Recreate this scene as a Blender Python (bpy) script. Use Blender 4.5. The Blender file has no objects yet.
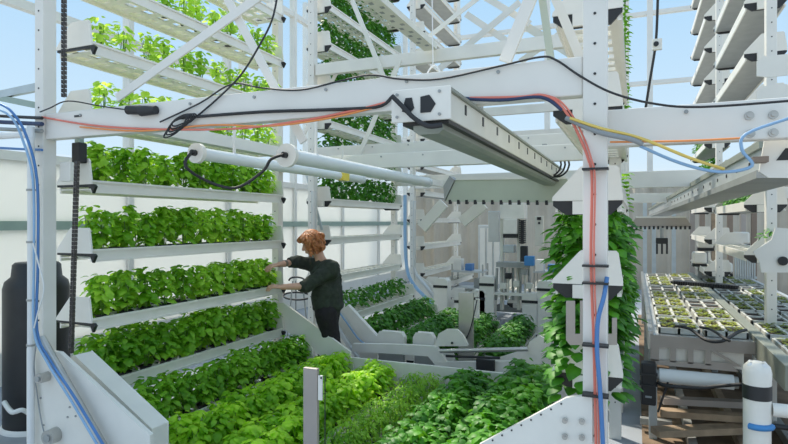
import bpy, math, random
from mathutils import Vector, Matrix
R = random.Random(11)
C = bpy.context.scene.collection
V3 = Vector
# ------------------------------------------------------------------ camera
CAM = V3((3.247, -2.644, 1.75)); FP = 570.0
YAW = math.atan(241/570.0)
FW = V3((-math.sin(YAW), math.cos(YAW), 0)); RT = V3((math.cos(YAW), math.sin(YAW), 0))
cd = bpy.data.cameras.new('camera'); cam = bpy.data.objects.new('camera', cd); C.objects.link(cam)
cam.location = CAM; cam.rotation_euler = (math.pi/2, 0, YAW)
cd.sensor_width = 36; cd.lens = 36*FP/788; cd.clip_end = 300; cd.clip_start = .02
S = bpy.context.scene; S.camera = cam
# ------------------------------------------------------------------ light
w = bpy.data.worlds.new('sky'); S.world = w; w.use_nodes = True
nt = w.node_tree; nt.nodes.clear()
o_ = nt.nodes.new('ShaderNodeOutputWorld'); b_ = nt.nodes.new('ShaderNodeBackground')
tc = nt.nodes.new('ShaderNodeTexCoord'); sp = nt.nodes.new('ShaderNodeSeparateXYZ'); cr = nt.nodes.new('ShaderNodeValToRGB')
nt.links.new(tc.outputs['Generated'], sp.inputs[0]); nt.links.new(sp.outputs['Z'], cr.inputs[0])
e = cr.color_ramp.elements
e[0].position = 0; e[0].color = (.88, .90, .88, 1); e[1].position = 1; e[1].color = (.50, .68, .90, 1)
m_ = e.new(.10); m_.color = (.66, .81, .95, 1); m_ = e.new(.35); m_.color = (.46, .69, .94, 1)
nt.links.new(cr.outputs[0], b_.inputs[0]); b_.inputs[1].default_value = .98
nt.links.new(b_.outputs[0], o_.inputs[0])
sd = bpy.data.lights.new('sun', 'SUN'); sun = bpy.data.objects.new('sun', sd); C.objects.link(sun)
sd.energy = 4.6; sd.angle = math.radians(3); sd.color = (1, .93, .80)
sun.rotation_euler = V3((-0.55, .42, 1.0)).to_track_quat('Z', 'Y').to_euler()
vs = S.view_settings; vs.view_transform = 'Standard'; vs.look = 'None'; vs.exposure = 0.16; vs.gamma = 1
vs.use_curve_mapping = False
S.cycles.max_bounces = 8; S.cycles.transparent_max_bounces = 16
# ------------------------------------------------------------------ helpers
def ray(px):
    a = (px-394)/FP; return FW + RT*a
def Py(px, py, y):
    d = ray(px); t = (y-CAM.y)/d.y; return V3((CAM.x+t*d.x, y, CAM.z+t*(222-py)/FP))
def Px(px, py, x):
    d = ray(px); t = (x-CAM.x)/d.x; return V3((x, CAM.y+t*d.y, CAM.z+t*(222-py)/FP))
def Pd(px, py, t):
    d = ray(px); return V3((CAM.x+t*d.x, CAM.y+t*d.y, CAM.z+t*(222-py)/FP))
def Pz(px, py, z):
    t = (CAM.z-z)*FP/(py-222); return Pd(px, py, t)

def mat(name, col, rough=.5, metal=0, var=.06, scale=6, bump=0, alpha=None):
    m = bpy.data.materials.new(name); m.use_nodes = True; n = m.node_tree; p = n.nodes['Principled BSDF']
    t = n.nodes.new('ShaderNodeTexCoord'); nz = n.nodes.new('ShaderNodeTexNoise'); nz.inputs['Scale'].default_value = scale
    nz.inputs['Detail'].default_value = 4
    n.links.new(t.outputs['Object'], nz.inputs['Vector'])
    r = n.nodes.new('ShaderNodeValToRGB'); r.color_ramp.elements[0].position = .3; r.color_ramp.elements[1].position = .7
    r.color_ramp.elements[0].color = tuple(max(0, c*(1-var)) for c in col)+(1,)
    r.color_ramp.elements[1].color = tuple(min(1, c*(1+var)) for c in col)+(1,)
    n.links.new(nz.outputs['Fac'], r.inputs[0]); n.links.new(r.outputs[0], p.inputs['Base Color'])
    p.inputs['Roughness'].default_value = rough; p.inputs['Metallic'].default_value = metal
    if bump:
        b = n.nodes.new('ShaderNodeBump'); b.inputs['Strength'].default_value = bump; b.inputs['Distance'].default_value = .02
        n.links.new(nz.outputs['Fac'], b.inputs['Height']); n.links.new(b.outputs[0], p.inputs['Normal'])
    return m
def leafmat(name, c1, c2, trans=.38, tcol=None):
    m = bpy.data.materials.new(name); m.use_nodes = True; n = m.node_tree; n.nodes.clear()
    o = n.nodes.new('ShaderNodeOutputMaterial')
    t = n.nodes.new('ShaderNodeTexCoord'); nz = n.nodes.new('ShaderNodeTexNoise'); nz.inputs['Scale'].default_value = 14
    oi = n.nodes.new('ShaderNodeObjectInfo'); ad = n.nodes.new('ShaderNodeMath'); ad.operation = 'MULTIPLY_ADD'
    ad.inputs[1].default_value = .35
    n.links.new(oi.outputs['Random'], ad.inputs[0]); n.links.new(nz.outputs['Fac'], ad.inputs[2])
    sb = n.nodes.new('ShaderNodeMath'); sb.operation = 'SUBTRACT'; sb.inputs[1].default_value = .17
    n.links.new(ad.outputs[0], sb.inputs[0])
    r = n.nodes.new('ShaderNodeValToRGB'); r.color_ramp.elements[0].position = .3; r.color_ramp.elements[1].position = .72
    r.color_ramp.elements[0].color = c1+(1,); r.color_ramp.elements[1].color = c2+(1,)
    n.links.new(t.outputs['Object'], nz.inputs['Vector']); n.links.new(sb.outputs[0], r.inputs[0])
    d = n.nodes.new('ShaderNodeBsdfPrincipled'); d.inputs['Roughness'].default_value = .5
    tr = n.nodes.new('ShaderNodeBsdfTranslucent'); mx = n.nodes.new('ShaderNodeMixShader'); mx.inputs[0].default_value = trans
    hs = n.nodes.new('ShaderNodeHueSaturation'); hs.inputs['Hue'].default_value = .485; hs.inputs['Value'].default_value = 1.55
    n.links.new(r.outputs[0], hs.inputs['Color'])
    n.links.new(r.outputs[0], d.inputs['Base Color']); n.links.new(hs.outputs[0], tr.inputs[0])
    n.links.new(d.outputs[0], mx.inputs[1]); n.links.new(tr.outputs[0], mx.inputs[2]); n.links.new(mx.outputs[0], o.inputs[0])
    return m
WH = mat('white_painted_metal', (.84, .81, .74), .38, 0, .04)
WB = mat('white_beam_paint', (.82, .79, .73), .4, 0, .05, 3)
CR = mat('cream_metal', (.74, .72, .63), .45, 0, .05)
AL = mat('aluminium', (.62, .64, .64), .35, .6, .06)
GY = mat('grey_metal', (.36, .37, .36), .45, .4, .1)
DG = mat('olive_grey_metal', (.30, .32, .27), .45, .3, .1)
OL = mat('grey_green_sheet', (.50, .54, .44), .5, .1, .05, 4)
TP = mat('taupe_metal', (.42, .37, .33), .5, .2, .05)
BK = mat('black_plastic', (.018, .019, .021), .45, 0, .2)
RB = mat('black_rubber', (.03, .03, .032), .6, 0, .2)
SOIL = mat('potting_soil', (.035, .022, .014), .95, 0, .4, 60, .5)
CHN = mat('chain_steel', (.10, .09, .085), .45, .6, .3, 30)
RED = mat('salmon_red_cable', (.80, .22, .16), .5, 0, .05)
ORG = mat('orange_cable', (.9, .33, .10), .5)
YEL = mat('yellow_cable', (.80, .58, .14), .5)
BLU = mat('blue_hose', (.08, .22, .50), .4)
LBL = mat('light_blue_hose', (.28, .46, .68), .4)
NAV = mat('navy_cable', (.03, .05, .12), .5)
GRC = mat('grey_cable', (.30, .32, .33), .5)
WHC = mat('white_cable', (.8, .8, .78), .5)
GLV = mat('galvanised_bar', (.50, .55, .56), .4, .4, .08)
GRN = mat('green_grey_bar', (.33, .42, .36), .5)
WOOD = mat('weathered_wood', (.36, .26, .17), .8, 0, .25, 9, .2)
FLR = mat('concrete_floor', (.33, .36, .40), .7, 0, .12, 2, .05)
DIRT = mat('brown_ground', (.20, .14, .09), .9, 0, .35, 4, .3)
PIPE = mat('stainless_steel', (.5, .49, .46), .3, .8, .1)
CURT = mat('beige_curtain', (.54, .46, .36), .8, 0, .10, 1.5)
STKY = mat('yellow_sticker', (.85, .66, .08), .5)
TEAL = mat('teal_plastic', (.05, .42, .32), .5)
LBB = mat('blue_label', (.05, .24, .55), .4)
BROWN = mat('brown_strip', (.27, .20, .15), .6)
SKIN = mat('skin', (.70, .40, .28), .5, 0, .06, 12)
HAIR = mat('ginger_hair', (.46, .17, .06), .5, 0, .5, 38, .6)
SWE = mat('dark_olive_knit', (.038, .047, .036), .9, 0, .2, 30, .3)
TRO = mat('dark_trousers', (.017, .014, .017), .85, 0, .2, 30, .2)
SHOE = mat('grey_shoe', (.12, .12, .13), .7)
L_FRESH = leafmat('fresh_basil_leaf', (.16, .42, .012), (.42, .70, .06))
L_MID = leafmat('basil_leaf', (.10, .32, .012), (.30, .60, .035))
L_BRIGHT = leafmat('bright_basil_leaf', (.17, .44, .012), (.48, .78, .04))
L_FEATH = leafmat('feathery_leaf', (.12, .34, .015), (.34, .62, .05))
L_DARK = leafmat('dark_basil_leaf', (.03, .17, .012), (.12, .40, .02), .3)
L_DEEP = leafmat('deep_green_leaf', (.02, .13, .01), (.10, .34, .02), .28)
L_SUNLIT = leafmat('pale_sunlit_basil_leaf', (.26, .52, .04), (.58, .80, .14), .45)  # top shelf leaves: direct sun on them is put into this paler colour
STEM = mat('green_stem', (.16, .32, .05), .6)
# polycarbonate
PC = bpy.data.materials.new('milky_polycarbonate'); PC.use_nodes = True; n = PC.node_tree; n.nodes.clear()
o = n.nodes.new('ShaderNodeOutputMaterial'); a = n.nodes.new('ShaderNodeBsdfDiffuse'); b = n.nodes.new('ShaderNodeBsdfTranslucent'); mx = n.nodes.new('ShaderNodeMixShader')
wv = n.nodes.new('ShaderNodeTexNoise'); wv.inputs['Scale'].default_value = 1.2; rp = n.nodes.new('ShaderNodeValToRGB')
rp.color_ramp.elements[0].color = (.84, .85, .82, 1); rp.color_ramp.elements[1].color = (.97, .95, .90, 1)
n.links.new(wv.outputs[0], rp.inputs[0]); n.links.new(rp.outputs[0], a.inputs[0]); n.links.new(rp.outputs[0], b.inputs[0])
mx.inputs[0].default_value = .62
n.links.new(a.outputs[0], mx.inputs[1]); n.links.new(b.outputs[0], mx.inputs[2]); n.links.new(mx.outputs[0], o.inputs[0])
GL = bpy.data.materials.new('clear_glass'); GL.use_nodes = True; n = GL.node_tree; n.nodes.clear()
o = n.nodes.new('ShaderNodeOutputMaterial'); a = n.nodes.new('ShaderNodeBsdfTransparent'); a.inputs[0].default_value = (.96, .98, .98, 1)
b = n.nodes.new('ShaderNodeBsdfGlossy'); b.inputs['Roughness'].default_value = .02; mx = n.nodes.new('ShaderNodeMixShader')
lw = n.nodes.new('ShaderNodeLayerWeight'); lw.inputs['Blend'].default_value = .12
ml = n.nodes.new('ShaderNodeMath'); ml.operation = 'MULTIPLY'; ml.inputs[1].default_value = .4
n.links.new(lw.outputs['Fresnel'], ml.inputs[0]); n.links.new(ml.outputs[0], mx.inputs[0])
n.links.new(a.outputs[0], mx.inputs[1]); n.links.new(b.outputs[0], mx.inputs[2]); n.links.new(mx.outputs[0], o.inputs[0])
FROST = mat('frosted_tube', (.80, .83, .83), .25, 0, .02)

ORIG = {}
def worldorig(p):
    return ORIG[p.name] if p is not None else V3((0, 0, 0))
class MB:
    def __init__(s): s.v = []; s.f = []; s.sm = []
    def add(s, vs_, fs, smooth=False):
        k = len(s.v); s.v += [V3(x) for x in vs_]; s.f += [tuple(k+i for i in f) for f in fs]; s.sm += [smooth]*len(fs); return s
    def box(s, x0, x1, y0, y1, z0, z1, b=0):
        if x0 > x1: x0, x1 = x1, x0
        if y0 > y1: y0, y1 = y1, y0
        if z0 > z1: z0, z1 = z1, z0
        return s.add([(x0,y0,z0),(x1,y0,z0),(x1,y1,z0),(x0,y1,z0),(x0,y0,z1),(x1,y0,z1),(x1,y1,z1),(x0,y1,z1)],
                     [(0,3,2,1),(4,5,6,7),(0,1,5,4),(1,2,6,5),(2,3,7,6),(3,0,4,7)])
    def bar(s, p, q, wd, h, up=V3((0,0,1))):
        p = V3(p); q = V3(q); d = (q-p).normalized(); up = V3(up)
        if abs(d.dot(up)) > .98: up = V3((0, 1, 0))
        sx = d.cross(up).normalized()*(wd/2); uz = sx.cross(d).normalized()*(h/2)
        vs_ = [p-sx-uz, p+sx-uz, q+sx-uz, q-sx-uz, p-sx+uz, p+sx+uz, q+sx+uz, q-sx+uz]
        return s.add(vs_, [(0,3,2,1),(4,5,6,7),(0,1,5,4),(1,2,6,5),(2,3,7,6),(3,0,4,7)])
    def prism(s, poly, a0, a1, axis='y'):
        n = len(poly)
        def P(u, v, a): return {'y': (u, a, v), 'x': (a, u, v), 'z': (u, v, a)}[axis]
        vs_ = [P(u, v, a0) for u, v in poly]+[P(u, v, a1) for u, v in poly]
        fs = [tuple(range(n)), tuple(range(2*n-1, n-1, -1))]+[(i, (i+1) % n, n+(i+1) % n, n+i) for i in range(n)]
        return s.add(vs_, fs)
    def cyl(s, p, q, r, r2=None, seg=16, cap=True):
        p = V3(p); q = V3(q); r2 = r if r2 is None else r2; d = (q-p).normalized()
        a = d.orthogonal().normalized(); b = d.cross(a)
        vs_ = []
        for c, rr in ((p, r), (q, r2)):
            vs_ += [c+(a*math.cos(2*math.pi*i/seg)+b*math.sin(2*math.pi*i/seg))*rr for i in range(seg)]
        s.add(vs_, [(i, (i+1) % seg, seg+(i+1) % seg, seg+i) for i in range(seg)], True)
        if cap:
            s.add(vs_[:seg], [tuple(range(seg-1, -1, -1))]); s.add(vs_[seg:], [tuple(range(seg))])
        return s
    def tube(s, pts, r, seg=8, sub=6):
        P = [V3(p) for p in pts]
        if sub and len(P) > 2:
            Q = []
            for i in range(len(P)-1):
                p0 = P[max(0, i-1)]; p1 = P[i]; p2 = P[i+1]; p3 = P[min(len(P)-1, i+2)]
                for k in range(sub):
                    t = k/sub
                    Q.append(.5*((2*p1)+(p2-p0)*t+(2*p0-5*p1+4*p2-p3)*t*t+(3*p1-p0-3*p2+p3)*t**3))
            Q.append(P[-1]); P = Q
        vs_ = []; a = None
        for i, p in enumerate(P):
            d = (P[min(i+1, len(P)-1)]-P[max(i-1, 0)]).normalized()
            if a is None: a = d.orthogonal().normalized()
            a = (a-d*a.dot(d)).normalized(); b = d.cross(a)
            vs_ += [p+(a*math.cos(2*math.pi*k/seg)+b*math.sin(2*math.pi*k/seg))*r for k in range(seg)]
        n = len(P)
        fs = [(i*seg+k, i*seg+(k+1) % seg, (i+1)*seg+(k+1) % seg, (i+1)*seg+k) for i in range(n-1) for k in range(seg)]
        s.add(vs_, fs, True); s.add(vs_[:seg], [tuple(range(seg-1, -1, -1))]); s.add(vs_[-seg:], [tuple(range(seg))])
        return s
    def ball(s, c, rx, ry=None, rz=None, su=16, sv=10):
        ry = ry or rx; rz = rz or rx; c = V3(c); vs_ = [c+V3((0, 0, -rz))]
        for j in range(1, sv):
            t = math.pi*j/sv-math.pi/2
            vs_ += [c+V3((rx*math.cos(t)*math.cos(2*math.pi*i/su), ry*math.cos(t)*math.sin(2*math.pi*i/su), rz*math.sin(t))) for i in range(su)]
        vs_.append(c+V3((0, 0, rz))); fs = [(0, 1+(i+1) % su, 1+i) for i in range(su)]
        for j in range(sv-2):
            fs += [(1+j*su+i, 1+j*su+(i+1) % su, 1+(j+1)*su+(i+1) % su, 1+(j+1)*su+i) for i in range(su)]
        k = 1+(sv-2)*su; fs += [(k+i, k+(i+1) % su, len(vs_)-1) for i in range(su)]
        return s.add(vs_, fs, True)
    def lathe(s, c, prof, seg=24):
        c = V3(c); vs_ = []
        for r, z in prof: vs_ += [c+V3((r*math.cos(2*math.pi*i/seg), r*math.sin(2*math.pi*i/seg), z)) for i in range(seg)]
        n = len(prof)
        s.add(vs_, [(j*seg+i, j*seg+(i+1) % seg, (j+1)*seg+(i+1) % seg, (j+1)*seg+i) for j in range(n-1) for i in range(seg)], True)
        s.add(vs_[:seg], [tuple(range(seg-1, -1, -1))]); s.add(vs_[-seg:], [tuple(range(seg))])
        return s
    def build(s, name, m, parent=None, bevel=0):
        o = worldorig(parent)
        if parent is None:
            xs = [v.x for v in s.v]; ys = [v.y for v in s.v]; o = V3(((min(xs)+max(xs))/2, (min(ys)+max(ys))/2, min(v.z for v in s.v)))
        me = bpy.data.meshes.new(name); me.from_pydata([v-o for v in s.v], [], s.f)
        me.polygons.foreach_set('use_smooth', s.sm); me.materials.append(m); me.update()
        ob = bpy.data.objects.new(name, me); C.objects.link(ob)
        if parent is None: ob.location = o
        else: ob.parent = parent
        ORIG[ob.name] = V3(o)
        if bevel:
            b = ob.modifiers.new('bevel', 'BEVEL'); b.width = bevel; b.segments = 2; b.limit_method = 'ANGLE'
        return ob
def tag(o, label, cat, group=None, kind=None):
    if label: o['label'] = label
    if cat: o['category'] = cat
    if group: o['group'] = group
    if kind: o['kind'] = kind
    return o
def thing(name, label, cat, loc, group=None):
    o = bpy.data.objects.new(name, None); C.objects.link(o); o.location = loc; o.empty_display_size = .05
    ORIG[o.name] = V3(loc); return tag(o, label, cat, group)
def struct(o): o['kind'] = 'structure'; return o
def kids(o): return [c for c in bpy.data.objects if c.parent == o]
TREE = {}
def copy_tree(o, parent=None):
    if o.name not in TREE: TREE[o.name] = kids(o)
    c = o.copy(); C.objects.link(c); c.parent = parent
    ORIG[c.name] = ORIG[o.name]
    for ch in TREE[o.name]: copy_tree(ch, c)
    return c
def put(proto, used, loc, label, group=None, rotz=0, scale=None):
    o = proto if proto.name not in used else copy_tree(proto)
    used.add(proto.name); o.location = loc; o.rotation_euler = (0, 0, rotz)
    if scale: o.scale = (scale,)*3
    if label: o['label'] = label
    if group: o['group'] = group
    return o
# ================================================================== SETTING
struct(MB().box(-9, 13, -6, 20, -.1, 0).build('floor', FLR))
struct(MB().box(3.3, 6.5, -1, 9, 0, .012).build('trim_1', DIRT))          # bare brown ground strip under the right-hand line
XW = -3.0
m = MB()
for i in range(9):
    y0 = -3.0+i*2; m.box(XW-.02, XW+.02, y0+.04, y0+1.96, .35, 2.42)
struct(m.build('wall_left', PC))
m = MB().box(XW-.05, XW+.05, -3, 15, 0, .35)
struct(m.build('baseboard_left', WB))
f = struct(MB().box(XW-.02, XW+.02, -3, 15, 2.55, 7.5).build('window_1', GL))
m = MB()
for i in range(10): m.box(XW-.06, XW+.06, -3.04+i*2, -2.96+i*2, .35, 7.5)
for z in (2.42, 4.1, 5.8): m.box(XW-.05, XW+.05, -3, 15, z, z+.10)
m.build('window_frame', WB, f)
struct(MB().box(XW-.04, XW+.07, -3, 15, 1.66, 1.76).build('trim_2', GRN))
YB = 13.5
m = MB()
k = 0; x = XW
pts = []
while x < 12:
    pts.append((x, YB+.05*math.sin(x*9)+.03*math.sin(x*23))); x += .05
poly = pts+[(p[0], p[1]+.03) for p in reversed(pts)]
for a_, b_2 in zip(pts[:-1], pts[1:]):
    m.add([(a_[0], a_[1], 0), (b_2[0], b_2[1], 0), (b_2[0], b_2[1], 2.75), (a_[0], a_[1], 2.75),
           (a_[0], a_[1]+.03, 0), (b_2[0], b_2[1]+.03, 0), (b_2[0], b_2[1]+.03, 2.75), (a_[0], a_[1]+.03, 2.75)],
          [(0, 1, 2, 3), (7, 6, 5, 4), (3, 2, 6, 7)], True)
struct(m.build('wall_back', CURT))
f = struct(MB().box(XW, 13, YB+.1, YB+.13, 2.8, 9).build('window_2', GL))
m = MB()
P0 = Py(650, 100, YB)
for i in range(-5, 5): m.box(P0.x+i*2.6-.07, P0.x+i*2.6+.07, YB+.02, YB+.2, 2.7, 9)
for z in (2.75, Py(650, 82, YB).z, Py(650, 12, YB).z): m.box(XW, 13, YB+.03, YB+.18, z-.05, z+.05)
m.build('window_frame', WB, f)

# ================================================================== CAROUSEL FRAMES
def boltrow(m, pts, r=.012, d=V3((0, -1, 0)), l=.012):
    for p in pts: m.cyl(V3(p), V3(p)+d*l, r, seg=8)
def carousel(y, label, x0=-.16, x1=3.10, zb=(2.262, 2.42), low=True, side=-1, post_h=6.5, upper=True, xs=0, full=True):
    """one cross frame of a rack line at depth y; side=-1: plates face the viewer side"""
    t = thing('rack_frame', label, 'frame', (x0+xs, y, 0))
    for x in (x0, x1):
        hw = .038 if x == x0 else .046
        m = MB().box(x+xs-hw, x+xs+hw, y-.045, y+.045, 0, post_h)
        p = m.build('post', WB, t, .004)
        h = MB(); z = .3
        while z < post_h:
            h.cyl((x+xs+.0, y-.0455, z), (x+xs, y-.048, z), .0055, seg=8); z += .12
        h.build('bolt_hole', BK, p)
    m = MB().box(x0+xs+.039, x1+xs-.047, y-.03, y+.04, zb[0], zb[1]); be = m.build('beam', WB, t, .006)
    for k in range(7 if y < 4 else 0):
        m = MB(); xx = x0+xs+.35+k*.42; m.cyl((xx, y-.031, zb[1]-.03), (xx, y-.038, zb[1]-.03), .008, seg=8)
        m.build('bolt', GY, be)
    if upper:
        MB().box(x0+xs+.05, x1+xs-.05, y-.03, y+.04, 3.42, 3.55).build('upper_beam', WB, t, .004)
    return t
def guide(t, y, mA=AL, x0=-.10, x1=3.0, xs=0, plates=True, yo=0):
    """bent guide rail of a frame with its corner plates"""
    pts = [(x0+xs, y, 2.1), (x0+xs, y, 1.2), (x0+xs, y, 1.0), (x0+.05+xs, y, .86), (x0+.22+xs, y, .68), (x0+.62+xs, y, .20), (x0+.8+xs, y, .10), (x0+1.1+xs, y, .07),
           (x1-1.1+xs, y, .07), (x1-.8+xs, y, .10), (x1-.5+xs, y, .26), (x1-.12+xs, y, .72), (x1+xs, y, .9), (x1+xs, y, 1.2), (x1+xs, y, 2.1)]
    MB().tube(pts, .03, 8, 4).build('guide_rail', mA, t)
    if plates:
        MB().prism([(x0-.1+xs, 0.02), (x0-.1+xs, .88), (x0+.04+xs, .885), (x0+.75+xs, .40), (x0+.80+xs, .02)], y+.055, y+.075).build('corner_plate', WH, t)
        p = MB().prism([(x1+.05+xs, 0.02), (x1+.05+xs, .80), (x1-.02+xs, .80), (x1-1.0+xs, .40), (x1-1.0+xs, .02)], y+.055, y+.075).build('corner_plate', WH, t)

F1 = carousel(-.2, 'nearest white rack frame, its long beam crossing the picture above the plants')
# near left corner plate: slanted upper edge faces the viewer
xa = Py(30, 340, -.24).x
pA = Py(66, 352, -.24); pB = Py(153, 434, -.24)
MB().prism([(xa, .02), (xa, pA.z), (pA.x-.03, pA.z), (pB.x, pB.z), (pB.x, .02)], -.262, -.235).build('corner_plate', WH, F1)
# broad slanted channel standing behind that plate
c1 = Py(75, 358, -.14); c2 = Py(150, 428, -.14)
MB().prism([(c1.x-.04, c1.z-.05), (c1.x, c1.z+.02), (c2.x+.02, c2.z), (c2.x+.02, .02), (c1.x-.04, .02)], -.15, -.02).build('channel', WH, F1, .004)
q = [Py(592, 396, -.29), Py(566, 399, -.29), Py(478, 446, -.29)]
pl = MB().prism([(q[0].x+.0, .02), (q[0].x, q[0].z), (q[1].x, q[1].z), (q[2].x, q[2].z), (q[2].x-.12, .02)], -.275, -.25).build('corner_plate', WH, F1)
for a_, b_2 in ((565, 420), (582, 421), (565, 436), (582, 437)):
    m = MB(); p = Py(a_, b_2, -.28); m.cyl(p, p+V3((0, -.015, 0)), .011, seg=12); m.cyl(p+V3((0, -.015, 0)), p+V3((0, -.02, 0)), .006, seg=6)
    m.build('bolt', PIPE, pl)
for i in range(9):
    m = MB(); a_ = q[1].lerp(q[2], (i+.5)/9); m.cyl((a_.x, -.277, a_.z-.012), (a_.x, -.279, a_.z-.012), .004, seg=6)
    m.build('bolt_hole', BK, pl)
m = MB()                                                            # slot and labels in the beam
p = Py(78, 116, -.231); m.box(p.x-.03, p.x+.03, -.2335, -.23, p.z-.006, p.z+.006)
m.build('slot', BK, F1)
p = Py(525, 80, -.231); 
# bolts near the left plate
for a_, b_2 in ((70, 407), (78, 405), (68, 417), (76, 416), (84, 404), (41, 398), (44, 425)):
    p = Py(a_, b_2, -.262); MB().cyl(p, p+V3((0, -.006, 0)), .006, seg=8).build('bolt', GY, F1)
# X braces
def brace(label, p, q, wd=.06, th=.012, m_=WB, grp=None, name='diagonal_brace'):
    o = MB().bar(p, q, th, wd, V3((0, 0, 1))).build(name, m_); return tag(o, label, 'brace', grp)
brace('white flat brace rising right from the left end of the long near beam', Py(117, 98, -.13), Py(290, -25, -.13), .05)
brace('white flat brace falling right, crossing the other near brace at top left', Py(212, -30, -.11), Py(304, 142, -.11), .045)
brace('wide white slanting plank standing on the long near beam', Py(534, -10, -.13), Py(505, 62, -.13), .055, .02)
brace('olive grey upright strut standing on the long near beam', Py(541, -10, -.08), Py(551, 60, -.08), .03, .03, OL)
brace('white slanting strut beside the right tower top', Py(552, -10, .0), Py(582, 62, .0), .04, .02)

F1b = carousel(2.32, 'white rack frame behind the person, at the far end of the first rack', zb=(2.262, 2.40), upper=False, post_h=4.2)
F2 = carousel(3.02, 'white rack frame at the near end of the second rack', zb=(2.42, 2.60))
guide(F2, 3.02-.08, AL)
F2b = carousel(5.42, 'white rack frame at the far end of the second rack', zb=(2.3, 2.45), upper=False, post_h=4.2)
F3 = carousel(6.22, 'white rack frame at the near end of the third rack, far back', zb=(2.3, 2.45))
guide(F3, 6.22-.08, AL)
F3b = carousel(8.7, 'farthest white rack frame of the left row, by the back curtain')
# far end corner guards of first rack (white slanted panel before the person)
g = MB()
a_ = Py(281, 304, 2.22); b_2 = Py(350, 352, 2.22); c_ = Py(308, 346, 2.22)
g.prism([(a_.x-.05, a_.z), (a_.x+.03, a_.z+.01), (b_2.x, b_2.z), (b_2.x, b_2.z-.17), (b_2.x-.12, b_2.z-.17), (a_.x-.05, a_.z-.2)], 2.215, 2.245)
o = g.build('side_guard', WH, F1b, .004)
MB().box(b_2.x, 2.3, 2.215, 2.245, b_2.z-.2, b_2.z-.05).build('side_guard', WH, F1b, .004)
# right row frames
G1 = carousel(-.13, 'near white beam frame crossing right of the main post', x0=3.08, x1=7.0, zb=(2.058, 2.208), upper=False, post_h=2.21)
for c in list(kids(G1)):
    if c.name.startswith('post') : bpy.data.objects.remove(c, do_unlink=True)
for c in [c for c in bpy.data.objects if c.name.startswith('bolt_hole') and c.parent is None]: bpy.data.objects.remove(c, do_unlink=True)
for a_, b_2 in ((749, 116), (773, 115), (750, 134), (773, 133)):
    m = MB(); p = Py(a_, b_2, -.16); m.cyl(p, p+V3((0, -.012, 0)), .016, seg=12); m.cyl(p+V3((0, -.012, 0)), p+V3((0, -.02, 0)), .009, seg=6)
    m.build('bolt', PIPE, G1)
G2 = carousel(3.02, 'white rack frame at the near end of the right-hand rack', x0=4.30, x1=7.4, zb=(2.06, 2.21), upper=False)
MB().box(3.15, 4.25, 2.99, 3.06, 2.06, 2.21).build('cross_beam', WB, G2, .004)
MB().box(3.15, 4.9, 5.38, 5.45, 2.0, 2.12).build('beam', WB, G2, .004)
G3 = carousel(6.22, 'perforated white rack frame farther back in the right row', x0=4.30, x1=7.4, zb=(2.06, 2.21), upper=False)

for i, (a_, b_2, y, wd, mm, lb) in enumerate((
    ((427, 38), (482, -5), 3.0, .045, WB, 'thin white strut rising right from the perforated beam end'),
    ((438, 70), (520, 2), 6.1, .10, WB, 'wide white strut rising right before the third rack'),
    ((466, 14), (520, 50), 6.15, .10, WB, 'white strut falling right, crossing the wide one'),
    ((480, -6), (530, 24), 6.2, .10, WB, 'short white strut at the top edge near the centre'),
    ((516, 20), (580, 60), 6.25, .12, CR, 'cream strut falling right behind the slanting plank'),
    ((520, 62), (560, 34), 6.3, .10, CR, 'cream strut rising right behind the slanting plank'),
    ((575, 22), (582, 0), 3.1, .05, WB, 'short strut beside the top of the main post'),
    ((300, 142), (338, 70), 3.1, .04, WB, 'thin strut left of the second rack post'),
    ((352, 0), (384, 78), 2.9, .05, WB, 'white flat brace falling right across the second rack trays'),
    ((356, 162), (400, 60), 2.9, .05, WB, 'white flat brace rising right across the second rack trays'),
    ((322, 230), (300, 150), 3.1, .03, GLV, 'grey brace behind the person above the white wall'))):
    brace(lb, Py(a_[0], a_[1], y), Py(b_2[0], b_2[1], y), wd, .015, mm)
p = Py(430, 47, 2.93)
t = thing('perforated_beam', 'long perforated white beam rising to the top edge over the second rack', 'beam', p)
MB().box(p.x-.07, p.x+.07, -.1, 2.95, p.z-.03, p.z+.03).build('profile', CR, t)
for k in range(26):
    y = .0+k*.11; MB().box(p.x-.045+.05*(k % 2), p.x-.01+.05*(k % 2), y, y+.045, p.z-.033, p.z-.03).build('slot', GY, t)
# ================================================================== TRAYS
TL = 2.16; TD = .30
def bracket(t, y, flip=1, thin=False):
    """end bracket at local y (thing origin at 0,0,0 = bottom left near corner)"""
    o0 = ORIG[t.name]
    def P(a): return [(o0.x+u, o0.z+v) for u, v in a]
    ya = o0.y+y
    b = MB().prism(P([(-.015, .055), (-.012, .075), (.115, .215), (.125, .222), (.285, .222), (.295, .21), (.315, .075), (.315, .055)]), ya, ya-.012*flip).build('end_bracket', WH, t)
    if thin:
        MB().prism(P([(-.01, .054), (.33, .054), (.345, .04), (.32, -.005), (.30, .035), (-.01, .04)]), ya-.008*flip, ya+.012*flip).build('clamp_foot', BK, b)
        return b
    MB().prism(P([(-.01, .054), (.312, .054), (.312, .04), (.26, -.015), (.05, -.015), (-.01, .03)]), ya-.008*flip, ya+.012*flip).build('clamp_foot', BK, b)
    MB().prism(P([(.085, .052), (.235, .052), (.235, -.012), (.085, -.012)]), ya-.010*flip, ya-.03*flip).build('clamp_block', WH, b)
    return b
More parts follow.
